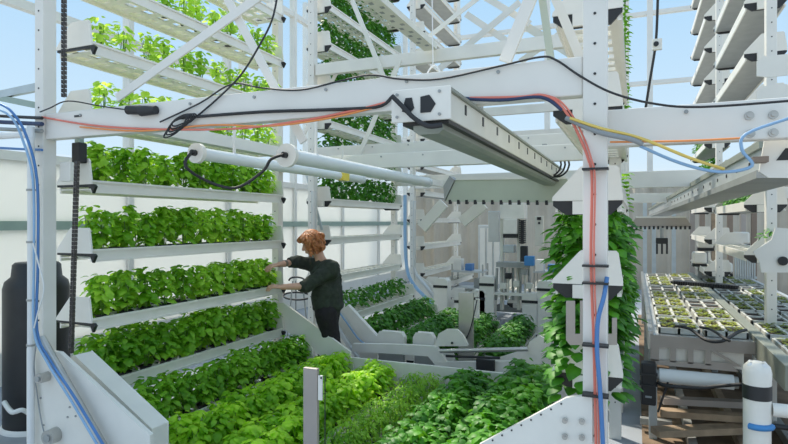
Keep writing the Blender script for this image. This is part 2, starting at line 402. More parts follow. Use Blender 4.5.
def make_tray(thin=False, solid=0):
    t = thing('growing_tray', 'tray', 'tray', (0, 0, 0))
    m = MB()
    m.box(TD-.012, TD, 0, TL, .0, .082); m.box(TD, TD+.010, 0, TL, .068, .082); m.box(TD, TD+.008, 0, TL, 0, .012)
    m.box(0, .012, 0, TL, .0, .082)
    for a_, b_2 in ((.012, .05), (.125, .175), (.25, TD-.012)): m.box(a_, b_2, 0, TL, .02, .028)
    for k in range(15):
        y = k*(TL-.06)/14; m.box(.05, .25, y, y+.06, .0205, .0275)
    g = m.build('gutter', WH, t)
    pl_ = []
    for k in range(12):
        y = min(k*TL/11, TL-.012); pl_ += [(.156, y), (TD-.013, y), (TD-.013, y+.012), (.156, y+.012)]
    lf = []
    for k in range(12):
        y = min(k*TL/11, TL-.012); lf += [(.144, y), (.013, y), (.013, y+.012), (.144, y+.012)]
    MB().prism(pl_+lf[::-1], .060, .078, 'z').build('divider', CR, t)
    if solid: MB().box(.014, TD-.014, .005, TL-.005, .006, .018).build('liner', GRC if solid == 1 else GY, t)
    bracket(t, -.004, 1, thin); bracket(t, TL+.004, -1, thin)
    return t
used = set()
tray0 = make_tray(); trayL = make_tray(True); trayR = make_tray(False, 2)
trays = []
def tray(x, y, z, label, grp): 
    o = put(trayR if (x > 4 or y > 6) else trayL if (x < 2.8 and y < 1) else tray0, used, (x, y, z), label, grp); trays.append((x, y, z)); return o

# ================================================================== PLANTS
def leaf(V, Fc, base, d, upv, L, W, droop=.35, fold=.25):
    d = d.normalized(); sd_ = d.cross(upv)
    if sd_.length < .05: sd_ = d.orthogonal()
    sd_.normalize(); nn = sd_.cross(d).normalized(); k = len(V)
    prof = ((0, 0), (.28, .40), (.62, .46), (.88, .2), (1, 0))
    V.append(base)
    for t, wv_ in prof[1:-1]:
        c = base+d*(L*t)-nn*(droop*L*t*t)+nn*(.14*L*math.sin(math.pi*t))
        V.append(c-sd_*(W*wv_)-nn*(W*wv_*fold)); V.append(c); V.append(c+sd_*(W*wv_)-nn*(W*wv_*fold))
    V.append(base+d*L-nn*(droop*L))
    Fc += [(k, k+2, k+1), (k, k+3, k+2)]
    for r in (0, 3): Fc += [(k+1+r, k+2+r, k+5+r-0, k+4+r), (k+2+r, k+3+r, k+6+r, k+5+r)]
    Fc += [(k+7, k+8, k+10), (k+8, k+9, k+10)]
def foliage(V, Fc, c, rx, ry, h, n, L, rnd, W=.82, lo=.08, topbias=.8, droop=.5):
    """a clump of ovate leaves filling a canopy around c (soil centre)"""
    for i in range(n):
        z = lo+(1-lo)*(rnd.random()**topbias)
        a = rnd.random()*2*math.pi; rr = math.sqrt(rnd.random())
        prof = .55+.45*math.sin(math.pi*min(1, z*.95))
        px = math.cos(a)*rr*rx*prof*.85; py = math.sin(a)*rr*ry*prof*.85
        d = V3((math.cos(a)*(.25+rr), math.sin(a)*(.25+rr), rnd.uniform(-.75, .45)))
        l = L*rnd.uniform(.65, 1.15)*(1.05-.35*z)
        leaf(V, Fc, c+V3((px-math.cos(a)*l*.3, py-math.sin(a)*l*.3, z*h-.1*l)), d, V3((rnd.uniform(-.3, .3), rnd.uniform(-.3, .3), 1)), l, l*W, droop*rnd.uniform(.5, 1.3))
def make_plant(kind, rnd):
    t = thing('basil_plant', 'p', 'plant', (0, 0, 0))
    P = dict(young=(.088, .09, .275, 74, .084, .84, L_FRESH), mid=(.11, .11, .27, 90, .082, .84, L_MID), bright=(.12, .12, .25, 95, .082, .86, L_BRIGHT),
             feather=(.12, .12, .20, 130, .055, .42, L_FEATH), dark=(.135, .125, .27, 115, .08, .84, L_DARK), tower=(.30, .17, .40, 230, .085, .86, L_DARK),
             light=(.10, .10, .235, 46, .080, .80, L_SUNLIT))[kind]
    V = []; Fc = []
    foliage(V, Fc, V3((0, 0, .02)), P[0], P[1], P[2], P[3], P[4], rnd, P[5])
    if kind == 'tower': 
        for k in range(50):                                           # leaves that hang over the edge of the gutter
            a = rnd.random()*6.28; leaf(V, Fc, V3((math.cos(a)*.19, math.sin(a)*.12, rnd.uniform(-.14, .14))), V3((math.cos(a), math.sin(a)*.8, -.15)), V3((0, 0, 1)), .085, .075, .25)
    b = MB(); b.add(V, Fc, True); b.build('foliage', P[6], t)
    b = MB()
    for k in range(6):
        a = rnd.random()*6.28; r = P[0]*.5*rnd.random()
        b.tube([(0.01*math.cos(a), .01*math.sin(a), 0), (r*.6*math.cos(a), r*.6*math.sin(a), P[2]*.4), (r*math.cos(a), r*math.sin(a), P[2]*.8)], .0028, 4, 2)
    b.build('stem', STEM, t)
    b = MB().lathe((0, 0, 0), [(.030, -.045), (.048, .004), (.052, .006), (.050, .0), (.046, -.002)], 10)
    p = b.build('pot', BK, t)
    MB().cyl((0, 0, -.003), (0, 0, .001), .046, seg=10).build('soil', SOIL, p)
    return t
PL = {}
rnd = random.Random(5)
for kd, n_ in (('young', 5), ('light', 4), ('mid', 4), ('bright', 4), ('feather', 3), ('dark', 4), ('tower', 3)):
    PL[kd] = [make_plant(kd, rnd) for _ in range(n_)]
usedp = set()
NP = 0
ORD = 'first second third fourth fifth sixth seventh eighth ninth tenth eleventh twelfth'.split()
def plant_row(kind, tx, ty, tz, n, label, grp, rows=(.11, .21), skip=0, jit=.012, sc=1.0, k0=0):
    global NP
    for ri, rx in enumerate(rows):
        for k in range(k0, n):
            y = ty+.05+(k+.5)*(TL-.06)/11
            pr = R.choice(PL[kind]); 
            unused = [p for p in PL[kind] if p.name not in usedp]
            if unused: pr = unused[0]
            side = ('back row, ' if ri == 0 else 'front row, ') if len(rows) > 1 else ''
            lab = '%s, %s from near end, %s' % (label.split('|')[0], ORD[k], side+label.split('|')[1])
            put(pr, usedp, (tx+rx+R.uniform(-jit, jit), y+R.uniform(-jit, jit), tz+.078), lab, grp, R.uniform(0, 6.28), sc*R.uniform(.9, 1.1)); NP += 1
Z0 = 1.49; DZ = .45
nm = ['fourth shelf up, level with the hands', 'x']
left = [  # z, kind, rows, label words
    (Z0-2*DZ+.02, 'mid', (.09, .21), 'lowest left rack shelf'),
    (Z0-DZ, 'young', (.12, .21), 'shelf the person reaches into'),
    (Z0, 'young', (.12, .21), 'shelf above the person\'s hands'),
    (Z0+DZ, 'young', (.12, .21), 'shelf below the suspended white tubes'),
    (Z0+2*DZ, 'light', (.21,), 'shelf behind the long near beam'),
    (Z0+3*DZ, 'light', (.21,), 'shelf just above the long near beam'),
    (Z0+4*DZ, 'light', (.21,), 'highest planted left rack shelf'),
]
for i, (z, kd, rows, lb) in enumerate(left):
    tray(-.30, 0, z, 'white growing tray of the near left rack, the '+lb, 'growing trays of the near left rack')
    plant_row(kd, -.30, 0, z, 11, 'fresh green basil|'+lb, 'basil on the '+lb, rows, sc=.97 if i else 1.05)
tray(-.30, 0, Z0+5*DZ, 'white growing tray, topmost of the near left rack, at the picture edge', 'growing trays of the near left rack')
beds = [(.05, .31, 'mid', 'leftmost floor bed', .92), (.50, .19, 'bright', 'second floor bed from left', .95),
        (.95, .15, 'bright', 'bright floor bed behind beige upright', .95), (1.40, .15, 'feather', 'feathery leaved floor bed', 1.0),
        (1.86, .15, 'dark', 'dark green floor bed', 1.0), (2.32, .22, 'dark', 'floor bed at right tower foot', 1.12)]
for x, z, kd, lb, sc in beds:
    tray(x, 0, z, 'white growing tray near the floor, the '+lb, 'floor level growing trays of the near rack')
    plant_row(kd, x, 0, z, 11, {'mid': 'green basil', 'bright': 'bright green basil', 'feather': 'fine leaved herb', 'dark': 'dark green basil'}[kd]+'|'+lb, 'herbs in the '+lb, (.08, .22), sc=sc)
for k, (z, n_, lb) in enumerate(((.95, 8, 'right tower lowest bracket'), (1.39, 8, 'right tower middle bracket'))):
    tray(2.88, .3, z, 'white growing tray seen end on, on the '+lb, 'growing trays of the right tower')
    plant_row('tower', 2.86, .3, z-.03, n_, 'dark leafy basil|'+lb, 'basil on the '+lb, (.17,), sc=1.0)
tray(2.88, .3, 1.80, 'white growing tray seen end on, on the bracket just under the long beam', 'growing trays of the right tower')
tray(2.88, .3, 2.25, 'empty white growing tray seen end on, behind the long beam', 'growing trays of the right tower')
tray(2.88, .3, 2.72, 'empty white growing tray seen end on, topmost of the right tower', 'growing trays of the right tower')
for y, fr in ((.25, F1), (1.95, F1b)): MB().box(.1, 2.8, y-.03, y+.03, .09, .148).build('bearer', GY, fr)
for y, fr in ((3.35, F2), (5.1, F2b)): MB().box(-.1, 2.75, y-.03, y+.03, .09, .148).build('bearer', GY, fr)
for y, fr in ((6.55, F3), (8.3, F3b)): MB().box(-.1, 2.2, y-.03, y+.03, .30, .418).build('bearer', GY, fr)
# second rack
for k in range(10):
    z = Z0-DZ+k*DZ
    tray(-.30, 3.14, z, ['empty', 'empty', 'planted', 'planted', 'planted', 'planted', 'planted', 'planted', 'planted', 'planted'][k]+' white growing tray of the second rack, '+['lowest', 'second', 'third', 'fourth', 'fifth', 'sixth', 'seventh', 'eighth', 'ninth', 'tenth', 'eleventh', 'twelfth', 'thirteenth', 'fourteenth'][k]+' shelf up', 'growing trays of the second rack')
for k, (x, z) in enumerate(((-.1, .60), (.28, .32), (.72, .19), (1.2, .15), (1.7, .15), (2.25, .20))):
    tray(x, 3.14, z, 'white growing tray in the floor beds of the second rack, '+['first', 'second', 'third', 'fourth', 'fifth', 'sixth'][k]+' from the left', 'floor level growing trays of the second rack')
for k in range(13):
    z = Z0-2*DZ+.25+k*DZ
    tray(-.30+.0, 6.34, z, 'empty white growing tray of the third rack, '+['lowest', 'second', 'third', 'fourth', 'fifth', 'sixth', 'seventh', 'eighth', 'ninth', 'tenth', 'eleventh', 'twelfth', 'thirteenth', 'fourteenth'][k]+' shelf up', 'growing trays of the third rack')
for k, (x, z) in enumerate(((-.05, .62), (.4, .46), (.9, .42), (1.4, .42))):
    tray(x, 6.34, z, 'empty white growing tray low in the third rack, '+['first', 'second', 'third', 'fourth'][k]+' from the left', 'floor level growing trays of the third rack')
# right row
for k in range(8):
    z = .95+k*.45
    if k in (0,) : continue
    tray(4.16, 3.3, z, 'white growing tray of the right-hand rack, '+['lowest', 'second', 'third', 'fourth', 'fifth', 'sixth', 'seventh', 'eighth', 'ninth', 'tenth'][k]+' shelf up', 'growing trays of the right-hand rack')
for k in range(11):
    z = 1.0+k*.45
    tray(4.16, 6.5, z, 'white growing tray of the far right rack, '+['lowest', 'second', 'third', 'fourth', 'fifth', 'sixth', 'seventh', 'eighth', 'ninth', 'tenth', 'eleventh', 'twelfth', 'thirteenth', 'fourteenth'][k]+' shelf up', 'growing trays of the far right rack')
# the rest of the basil, far back: one object
V = []; Fc = []; rn = random.Random(3)
def strip(x, y0, y1, z, h, n, L, rx=.16, lo=.1):
    k = max(1, int((y1-y0)/.2))
    for i in range(k):
        foliage(V, Fc, V3((x, y0+(i+.5)*(y1-y0)/k, z)), rx, .15, h, n, L, rn, lo=lo)
for k in range(2, 10): strip(-.15, 3.2, 5.25, Z0-DZ+k*DZ+.08, .33, 95, .08)
strip(.03, 3.2, 5.25, .68, .25, 70, .07)
for x, z in ((.28, .40), (.72, .27), (1.2, .23), (1.7, .23), (2.25, .28), (2.75, .5), (2.95, .9)): strip(x+.15, 3.2, 5.25, z, .27, 130, .085, .19)
strip(4.3, 3.35, 5.4, .95+2*.45+.08, .2, 50, .07, .12)
strip(4.3, 6.6, 8.6, 1.0+2*.45+.08, .2, 50, .07, .12); strip(4.3, 6.6, 8.6, 1.0+4*.45+.08, .25, 60, .07)
strip(4.3, 6.6, 8.6, 1.0+3*.45+.08, .25, 60, .07)
foliage(V, Fc, Py(778, 243, 3.0), .18, .2, .12, 50, .06, rn)
m = MB(); m.add(V, Fc, True)
tag(m.build('basil_plants', L_DEEP), 'green basil filling the trays of the racks behind the first one', 'plants', kind='stuff')
# narrow green climber seen beside the main post
V = []; Fc = []
pt = Py(625, 0, 2.9)
z = 2.72
while z < 4.6:
    for k in range(5):
        a = rn.random()*6.28; leaf(V, Fc, V3((pt.x+rn.uniform(-.02, .02), 2.9, z)), V3((math.cos(a), math.sin(a), .1)), V3((0, 0, 1)), .055, .035)
    z += .035
z = 1.85
while z < 2.2:
    for k in range(6):
        a = rn.random()*6.28; leaf(V, Fc, V3((pt.x+rn.uniform(-.03, .03), 2.7, z)), V3((math.cos(a), math.sin(a), .1)), V3((0, 0, 1)), .07, .045)
    z += .035
m = MB(); m.add(V, Fc, True); m.cyl((pt.x, 2.9, 2.7), (pt.x, 2.9, 4.6), .006, seg=6)
tag(m.build('hanging_vine', L_MID), 'narrow green vine hanging vertically just right of the main post', 'plant')

# ================================================================== NEAR LEFT: CHAIN, PIPE, TANK, BARS
def single(mb, name, m, label, cat, group=None, bevel=0): return tag(mb.build(name, m, None, bevel), label, cat, group)
def cable(name, m, pts, r, label, group=None, cat='cable', seg=6):
    return single(MB().tube(pts, r, seg, 5), name, m, label, cat, group)
m = MB(); top = 4.3; z = Py(64, 97, -.33).z
xc = Py(64, 200, -.33).x; k = 0
while z < top:
    for s_ in (-1, 1): m.box(xc+s_*.009-.003, xc+s_*.009+.003, -.34, -.32, z, z+.022)
    m.cyl((xc-.014, -.33, z+.011), (xc+.014, -.33, z+.011), .009, seg=6); z += .026; k += 1
single(m, 'roller_chain', CHN, 'dark steel roller chain rising above the long near beam beside the left post', 'chain')
m = MB(); ca = Py(77, 165, -.3); cb = Py(71, 357, -.3)
for k in range(48):
    c_ = ca.lerp(cb, k/48); 
    for s_ in (-1, 1): m.box(c_.x+s_*.009-.003, c_.x+s_*.009+.003, -.31, -.29, c_.z, c_.z+.022)
    m.cyl((c_.x-.014, -.30, c_.z+.011), (c_.x+.014, -.30, c_.z+.011), .010, seg=6)
single(m, 'roller_chain', CHN, 'dark steel roller chain hanging below the black sensor box in front of left trays', 'chain')
m = MB(); c = Px(77, 147, -.25)
t = thing('sensor_box', 'small black sensor box with green top above the left shelf ends', 'sensor', Py(78, 163, -.06))
p = Py(78, 163, -.06); MB().box(p.x-.035, p.x+.035, -.08, -.02, p.z, p.z+.13).build('housing', BK, t, .006)
MB().box(p.x-.02, p.x+.02, -.07, -.03, p.z+.13, p.z+.18).build('connector', GRN, t, .004)
p = Py(66, 178, -.15)
MB().box(p.x-.06, p.x+.035, -.15, -.12, p.z-.02, p.z+.10).build('mounting_plate', WH, F1, .004)
# pipe
t = thing('conduit_pipe', 'white vertical pipe with an elbow, left of the near left post', 'pipe', (Py(31, 300, -.3).x, -.3, 0))
xp = Py(31, 300, -.3).x; ze = Py(31, 134, -.3).z
MB().tube([(xp, -.3, 0.02), (xp, -.3, .6), (xp, -.3, ze-.08), (xp-.02, -.3, ze-.02), (xp-.08, -.3, ze), (xp-.4, -.28, ze+.01)], .021, 12, 4).build('pipe', WHC, t)
for py in (242, 300, 345, 190): 
    p = Py(31, py, -.3); MB().cyl((xp, -.3, p.z-.006), (xp, -.3, p.z+.006), .026, seg=12).build('clip', GY, t)
cable('water_hose', BLU, [Py(0, 104, -.42), Py(12, 112, -.4), Py(26, 135, -.36), Py(37, 180, -.36), Py(38, 260, -.36), Py(37, 330, -.36), Py(50, 360, -.36), Py(75, 398, -.36), Py(104, 446, -.36)], .008, 'bright blue hose running down the near left post and along the slanted plate', cat='hose')
cable('water_hose', LBL, [Py(0, 110, -.42), Py(12, 118, -.42), Py(22, 138, -.38), Py(33, 180, -.38), Py(34, 260, -.38), Py(34, 330, -.38), Py(46, 360, -.38), Py(72, 402, -.38), Py(98, 446, -.38)], .007, 'paler blue hose left of the bright blue one on the near left post', cat='hose')
cable('white_cable', WHC, [Py(33, 243, -.39), Py(38, 262, -.39), Py(44, 288, -.39), Py(38, 312, -.39), Py(34, 328, -.39)], .004, 'thin white cable bowing out beside the near left post')
t = single(MB().cyl(Py(41, 338, -.31), Py(112, 462, -.31), .026, seg=14), 'slanted_rail', PIPE, 'grey slanted metal rail carrying the blue hoses down the left corner plate', 'rail')
cable('grey_cable', GRC, [Py(36, 345, -.35), Py(34, 368, -.3), Py(38, 400, -.28), Py(42, 424, -.28), Py(48, 446, -.28)], .004, 'thin grey cable dangling over the lower left corner plate')
for px, py, r, nm_ in ((48, 376, .03, 'upper smaller'), (57, 434, .045, 'lower larger')):
    p = Py(px, py, -.262); t = thing('track_roller', nm_+' metal roller sticking out of the lower left corner plate', 'roller', p)
    MB().cyl(p, p+V3((.01, -.07, 0)), r, seg=20).build('rim', PIPE, t); MB().cyl(p+V3((.01, -.07, 0)), p+V3((.012, -.08, 0)), r*.5, seg=12).build('hub', GY, t)
# tank
c = Pd(37, 428, 4.9); c.z = 0
t = thing('water_tank', 'tall black cylindrical tank standing behind the near left post', 'tank', c)
ht = 1.75-(262-222)*4.9/570
MB().lathe(c, [(.24, 0), (.25, .03), (.25, ht-.22), (.235, ht-.16), (.19, ht-.12), (.18, ht-.02), (.16, ht)], 32).build('body', BK, t)
MB().lathe(c+V3((0, 0, ht)), [(.05, 0), (.05, .05), (.03, .06)], 16).build('cap', RB, t)
MB().lathe(c, [(.27, 0), (.27, .02), (.255, .04)], 32).build('base_ring', WHC, t)
cable('white_hose', WHC, [Pd(4, 402, 4.6), Pd(12, 412, 4.55), Pd(22, 410, 4.55), Pd(30, 414, 4.6)], .02, 'short white hose at the foot of the black tank', cat='hose')
# horizontal bars
for i, (a_, b_2, mm, th, lb) in enumerate((((0, 95), (37, 87), GLV, .05, 'pale galvanised bar'), ((0, 98), (38, 106), GRN, .04, 'green grey bar'))):
    p = Pd(a_[0]-40, a_[1]+(8 if i == 0 else -8), 4.3); q = Py(b_2[0]+2, b_2[1], -.2)
    single(MB().bar(p, q, .03, th), 'cross_bar', mm, lb+' meeting the near left post at the upper picture edge', 'bar')
for i, (y_, r, mm, lb) in enumerate(((118, .010, RB, 'uppermost black pipe'), (124, .013, NAV, 'middle dark pipe'), (131, .012, GY, 'lower grey pipe'), (150, .008, BLU, 'thin blue line'))):
    single(MB().tube([Pd(-40, y_-4, 3.8), Pd(20, y_-1, 3.62), Py(42, y_, -.27)], r, 8, 3), 'service_pipe', mm, lb+' running in from the left edge to the near left post', 'pipe')
# ================================================================== CABLES ALONG THE LONG BEAM
YF = -.245
cable('salmon_cable', RED, [Py(42, 117, YF), Py(90, 125, YF), Py(150, 129, YF), Py(230, 129, YF), Py(300, 121, YF), Py(360, 109, YF), Py(388, 102, YF)], .006, 'salmon red cable along the lower edge of the long beam, left half')
cable('salmon_cable', RED, [Py(470, 98, YF), Py(520, 97, YF), Py(541, 95, YF), Py(556, 101, YF), Py(570, 118, YF), Py(580, 138, YF), Py(588, 158, -.27), Py(592, 180, -.275), Py(591, 260, -.275), Py(594, 350, -.275), Py(596, 446, -.275)], .006, 'salmon red cable leaving the long beam and running down the main post')
cable('salmon_cable', RED, [Py(545, 95, YF), Py(560, 101, YF), Py(574, 118, YF), Py(584, 138, YF), Py(591, 158, -.29), Py(595, 180, -.29), Py(594, 260, -.29), Py(597, 350, -.29), Py(599, 446, -.28)], .004, 'second thinner red cable beside the first on the main post')
cable('orange_cable', ORG, [Py(80, 127, YF), Py(140, 131, YF), Py(210, 125, YF), Py(270, 126, YF), Py(330, 118, YF), Py(380, 106, YF)], .005, 'orange cable strung beneath the long beam, left half')
cable('dark_cable', RB, [Py(180, 118, YF), Py(260, 112, YF), Py(320, 110, YF), Py(376, 107, YF), Py(392, 97, YF)], .008, 'thick dark cable tied along the lower beam edge')
cable('navy_cable', NAV, [Py(456, 98, YF), Py(500, 100, YF), Py(541, 97, YF), Py(562, 110, YF)], .008, 'navy cable under the long beam by the gantry rail')
cable('dark_cable', RB, [Py(160, 122, YF), Py(200, 103, YF), Py(232, 84, YF), Py(262, 88, YF), Py(300, 90, YF), Py(340, 81, YF), Py(370, 75, YF), Py(400, 79, YF), Py(440, 79, YF), Py(500, 66, YF), Py(540, 57, YF), Py(556, 60, YF), Py(580, 76, YF), Py(610, 92, YF), Py(650, 103, YF), Py(700, 107, YF), Py(800, 100, YF)], .0045, 'long thin black cable sagging across the whole near beam')
cable('dark_cable', RB, [Py(278, -8, -.22), Py(272, 20, -.24), Py(258, 48, YF), Py(240, 76, YF), Py(216, 100, YF), Py(190, 122, YF)], .005, 'black cable dropping from the top edge to the coil on the beam')
m = MB()
for k in range(5):
    a_ = .25*k; cc = Py(176+k*2, 126-k*1.5, YF-.012)
    m.tube([cc+V3((.085*math.cos(t_+a_)*1.0, .006*math.sin(3*t_), .075*math.sin(t_)*.45+.055*math.cos(t_+a_)*.9)) for t_ in [i*math.pi/6 for i in range(13)]], .0045, 6, 2)
single(m, 'cable_coil', RB, 'coiled bundle of black cable hanging on the long beam', 'cable')
t = thing('cable_connector', 'black plug connector lying on the face of the long near beam', 'connector', Py(142, 115, -.25))
MB().cyl(Py(128, 110, -.255), Py(141, 110, -.255), .026, seg=14).build('plug', BK, t); MB().cyl(Py(141, 111, -.255), Py(156, 110, -.255), .030, .024, seg=14).build('socket', RB, t)
cable('dark_cable', RB, [Py(128, 110, -.255), Py(100, 106, YF), Py(68, 101, YF), Py(50, 108, -.27), Py(40, 112, -.27)], .004, 'black cable from the plug connector to the near left post')
cable('yellow_cable', YEL, [Py(570, 118, -.27), Py(600, 128, -.28), Py(640, 138, -.27), Py(690, 158, -.25), Py(724, 169, -.2)], .006, 'yellow cable sagging right from the main post')
cable('grey_cable', GRC, [Py(566, 118, -.25), Py(598, 132, -.28), Py(630, 139, -.28), Py(642, 144, -.26)], .010, 'thick grey sleeve beside the yellow cable at the main post')
cable('blue_hose', LBL, [Py(640, 146, -.25), Py(680, 163, -.24), Py(720, 172, -.24), Py(752, 166, -.25), Py(742, 150, -.26), Py(746, 134, -.26), Py(790, 118, -.26)], .006, 'blue hose sagging under the right beam and curling up', cat='hose')
cable('orange_cable', ORG, [Py(610, 142, -.24), Py(680, 141, -.24), Py(744, 138, -.24)], .004, 'thin orange cable along the lower edge of the right beam')
cable('blue_hose', BLU, [Py(607, 277, -.27), Py(604, 296, -.29), Py(598, 320, -.3), Py(597, 350, -.3), Py(600, 390, -.3), Py(603, 446, -.3)], .009, 'blue hose running down the lower main post', cat='hose')
for i, py in enumerate((170, 265, 282, 343, 392)):
    a_ = Py(583, py, -.25); single(MB().box(a_.x, Py(609, py, -.25).x, -.30, -.247, a_.z-.004, a_.z+.004), 'cable_tie', BK, 'black cable tie round the main post, '+['topmost', 'second', 'middle', 'fourth', 'lowest'][i]+' of five', 'cable tie', 'cable ties on the main post')
# hoop and cords
cable('hanging_string', WHC, [Py(424, 94, -.2), Py(428, 72, -.2), Py(436, 66, -.2), Py(442, 78, -.2), Py(446, 96, -.2)], .004, 'white cord arched over the long beam above the gantry rail', cat='string')
cable('hanging_string', WHC, [Py(432, -10, -.14), Py(433, 66, -.14)], .003, 'thin white cord hanging straight down to the arched cord', cat='string')
cable('dark_cable', RB, [Py(658, -10, 3.1), Py(656, 40, 3.1), Py(650, 80, 3.1), Py(645, 112, 3.1)], .012, 'black cable hanging before the back window at upper right')
p = Py(656, 45, 3.08); t = thing('camera_box', 'small white box with round black lens on the hanging black cable', 'sensor', p)
MB().box(p.x-.03, p.x+.05, p.y-.03, p.y+.01, p.z-.05, p.z+.05).build('housing', WH, t, .004); MB().cyl((p.x, p.y-.03, p.z), (p.x, p.y-.045, p.z), .022).build('lens', BK, t)
# ================================================================== LONG RAILS AND TUBES ALONG THE RACK
single(MB().box(.56, .64, -.155, 2.98, 2.27, 2.35), 'long_rail', WB, 'long white rail running away under the near beam to the second frame', 'rail')
single(MB().box(.56, .64, 3.07, 5.9, 2.27, 2.35), 'long_rail', WB, 'long white rail continuing behind the second frame', 'rail')
def tubelamp(label, x, y0, y1, z, r):
    t = thing('suspended_tube', label, 'tube', (x, y0, z))
    MB().cyl((x, y0+.02, z), (x, y1, z), r, seg=20).build('tube', FROST, t)
    MB().lathe((0, 0, 0), [(.0, 0), (r*1.5, .001), (r*1.5, .03), (.0, .031)], 20)
    MB().cyl((x, y0, z), (x, y0+.03, z), r*1.55, seg=24).build('end_cap', WH, t)
    MB().cyl((x, y0-.03, z), (x, y0, z), .018, seg=12).build('socket', BK, t)
    MB().cyl((x, y1, z), (x, y1+.05, z), r*1.1, seg=20).build('end_cap', FROST, t)
    for y in (y0+.35, y1-.35): MB().bar((x, y, z+r*.8), (x-.0, y, 2.42), .015, .015).build('hanger', WB, t)
    return t
T1 = tubelamp('long white tube hanging under the near beam, nearer the left rack', .90, -.05, 2.1, 2.15, .038)
p = Py(341, 171, 1.75)
MB().box(.9-.02, .945, 1.68, 1.80, 2.11, 2.19).build('sticker', STKY, T1)
T2 = tubelamp('long white tube hanging under the near beam, beside the gantry rail', 1.32, .25, 2.75, 2.15, .046)
a_ = V3((.9, -.08, 2.15)); b_2 = V3((1.32, .22, 2.15))
cable('dark_cable', RB, [a_, a_+V3((.0, -.05, -.08)), Py(205, 180, .0), Py(235, 188, .1), Py(262, 172, .15), b_2+V3((-.05, -.05, -.03)), b_2], .009, 'black cable looping between the ends of the two suspended tubes')
# ================================================================== GANTRY RAIL (CENTRE)
gx0, gx1, gy0, gy1, gz0, gz1 = 2.39, 2.61, -.62, 2.9, 2.10, 2.25
t = thing('gantry_rail', 'heavy grey profile rail with slotted side hanging under the long beam', 'rail', (2.5, gy0, gz0))
m = MB(); m.box(gx0+.10, gx1, gy0, gy1, gz0+.035, gz1-.012); m.build('side_web', CR, t, .004)
MB().box(gx0+.02, gx1+.012, gy0, gy1, gz1-.012, gz1).build('top_flange', DG, t)
MB().prism([(gx0+.07, gz0), (gx0+.09, gz0-.015), (gx1-.05, gz0-.015), (gx1-.03, gz0), (gx1-.03, gz0+.02), (gx0+.07, gz0+.02)], gy0+.03, gy1).build('lower_rail', DG, t)
MB().box(gx0+.03, gx1-.005, gy0+.02, gy1, gz0+.02, gz0+.035).build('rubber_strip', BK, t)
MB().box(gx0-.005, gx1+.012, gy0-.012, gy0, gz0+.03, gz1+.004).build('end_plate', WH, t, .003)
for k in range(11):
    y = gy0+.22+k*.29; MB().box(gx1, gx1+.003, y, y+.022, gz0+.085, gz0+.125).build('slot', BK, t)
ep = MB().prism([(gx0+.04, gz0+.07), (gx0+.07, gz0+.06), (gx0+.09, gz0+.08), (gx0+.08, gz0+.12), (gx0+.055, gz0+.12)], gy0-.0155, gy0-.012).build('cutout', BK, t)
MB().prism([(gx0+.115, gz0+.06), (gx0+.155, gz0+.06), (gx0+.175, gz0+.09), (gx0+.15, gz0+.125), (gx0+.115, gz0+.12)], gy0-.0155, gy0-.012).build('cutout', BK, t)
m = MB()
for x_, z_ in ((.02, .05), (.19, .05), (.02, .135), (.19, .135)): MB().cyl((gx0+x_, gy0-.018, gz0+z_), (gx0+x_, gy0-.012, gz0+z_), .006, seg=8).build('bolt', GY, t)
for y in (.25, 2.6): MB().box(gx0+.09, gx0+.13, y-.02, y+.02, gz1, 2.45).build('hanger', GY, t)
cable('dark_cable', RB, [Py(392, 96, -.66), Py(402, 106, -.66), Py(414, 118, -.66), Py(428, 126, -.66), Py(442, 125, -.64)], .010, 'thick black cable drooping over the end face of the gantry rail')
m = MB()
for k in range(3):
    c_ = Py(549+k*4, 165, 2.35)
    m.tube([c_+V3((.10*math.cos(t_), .02*math.sin(2*t_), .10*math.sin(t_))) for t_ in [i*math.pi/6 for i in range(13)]], .008, 6, 2)
single(m, 'cable_coil', RB, 'loops of black cable above the grey green cross tray', 'cable')
cable('dark_cable', RB, [Py(527, 152, 2.0), Py(533, 163, 2.1), Py(546, 172, 2.3), Py(552, 178, 2.3)], .012, 'short black cable from the gantry rail to the cable loops')
# cross tray with toothed lower edge
def crosstray(label, a, b, c_, d, y, mm, n, notch=BK):
    t = thing('cross_tray', label, 'harvester tray', (a.x, y, c_.z))
    MB().prism([(a.x, a.z), (b.x, b.z), (d.x, d.z), (c_.x, c_.z)], y, y+.05).build('sheet', mm, t, .004)
    MB().prism([(a.x, a.z), (b.x, b.z), (b.x, b.z+.02), (a.x, a.z+.02)], y-.01, y+.25).build('lip', WB, t)
    for k in range(n):
        u = (k+.5)/n; x = c_.x+(d.x-c_.x)*u; z = c_.z+(d.z-c_.z)*u
        MB().box(x-.012, x+.012, y-.012, y+.03, z-.03, z+.012).build('tooth', notch, t)
    return t
y_ = 2.75
XT = crosstray('grey green sheet metal tray with toothed edge hanging below the gantry rail', Py(456, 180, y_), Py(566, 179, y_), Py(446, 201, y_), Py(580, 202, y_), y_, OL, 15)
MB().prism([(Py(446, 201, y_).x-.01, Py(446, 201, y_).z), (Py(456, 180, y_).x-.01, Py(456, 180, y_).z), (Py(450, 176, y_).x, Py(450, 176, y_).z), (Py(444, 186, y_).x, Py(444, 186, y_).z)], y_-.02, y_+.12).build('end_plate', GY, XT)
crosstray('brown grey toothed tray hanging far right under the right-hand rail', Py(636, 218, 5.2), Py(686, 218, 5.2), Py(630, 227, 5.2), Py(692, 227, 5.2), 5.2, TP, 14)
# slanted arms below the cross tray
for a_, b_2, lb in (((422, 228), (444, 203), 'left slanted white arm'), ((462, 222), (484, 204), 'right slanted white arm')):
    single(MB().bar(Py(a_[0], a_[1], 3.4), Py(b_2[0], b_2[1], 3.4), .05, .12), 'diagonal_support', WH, lb+' below the cross tray', 'arm')
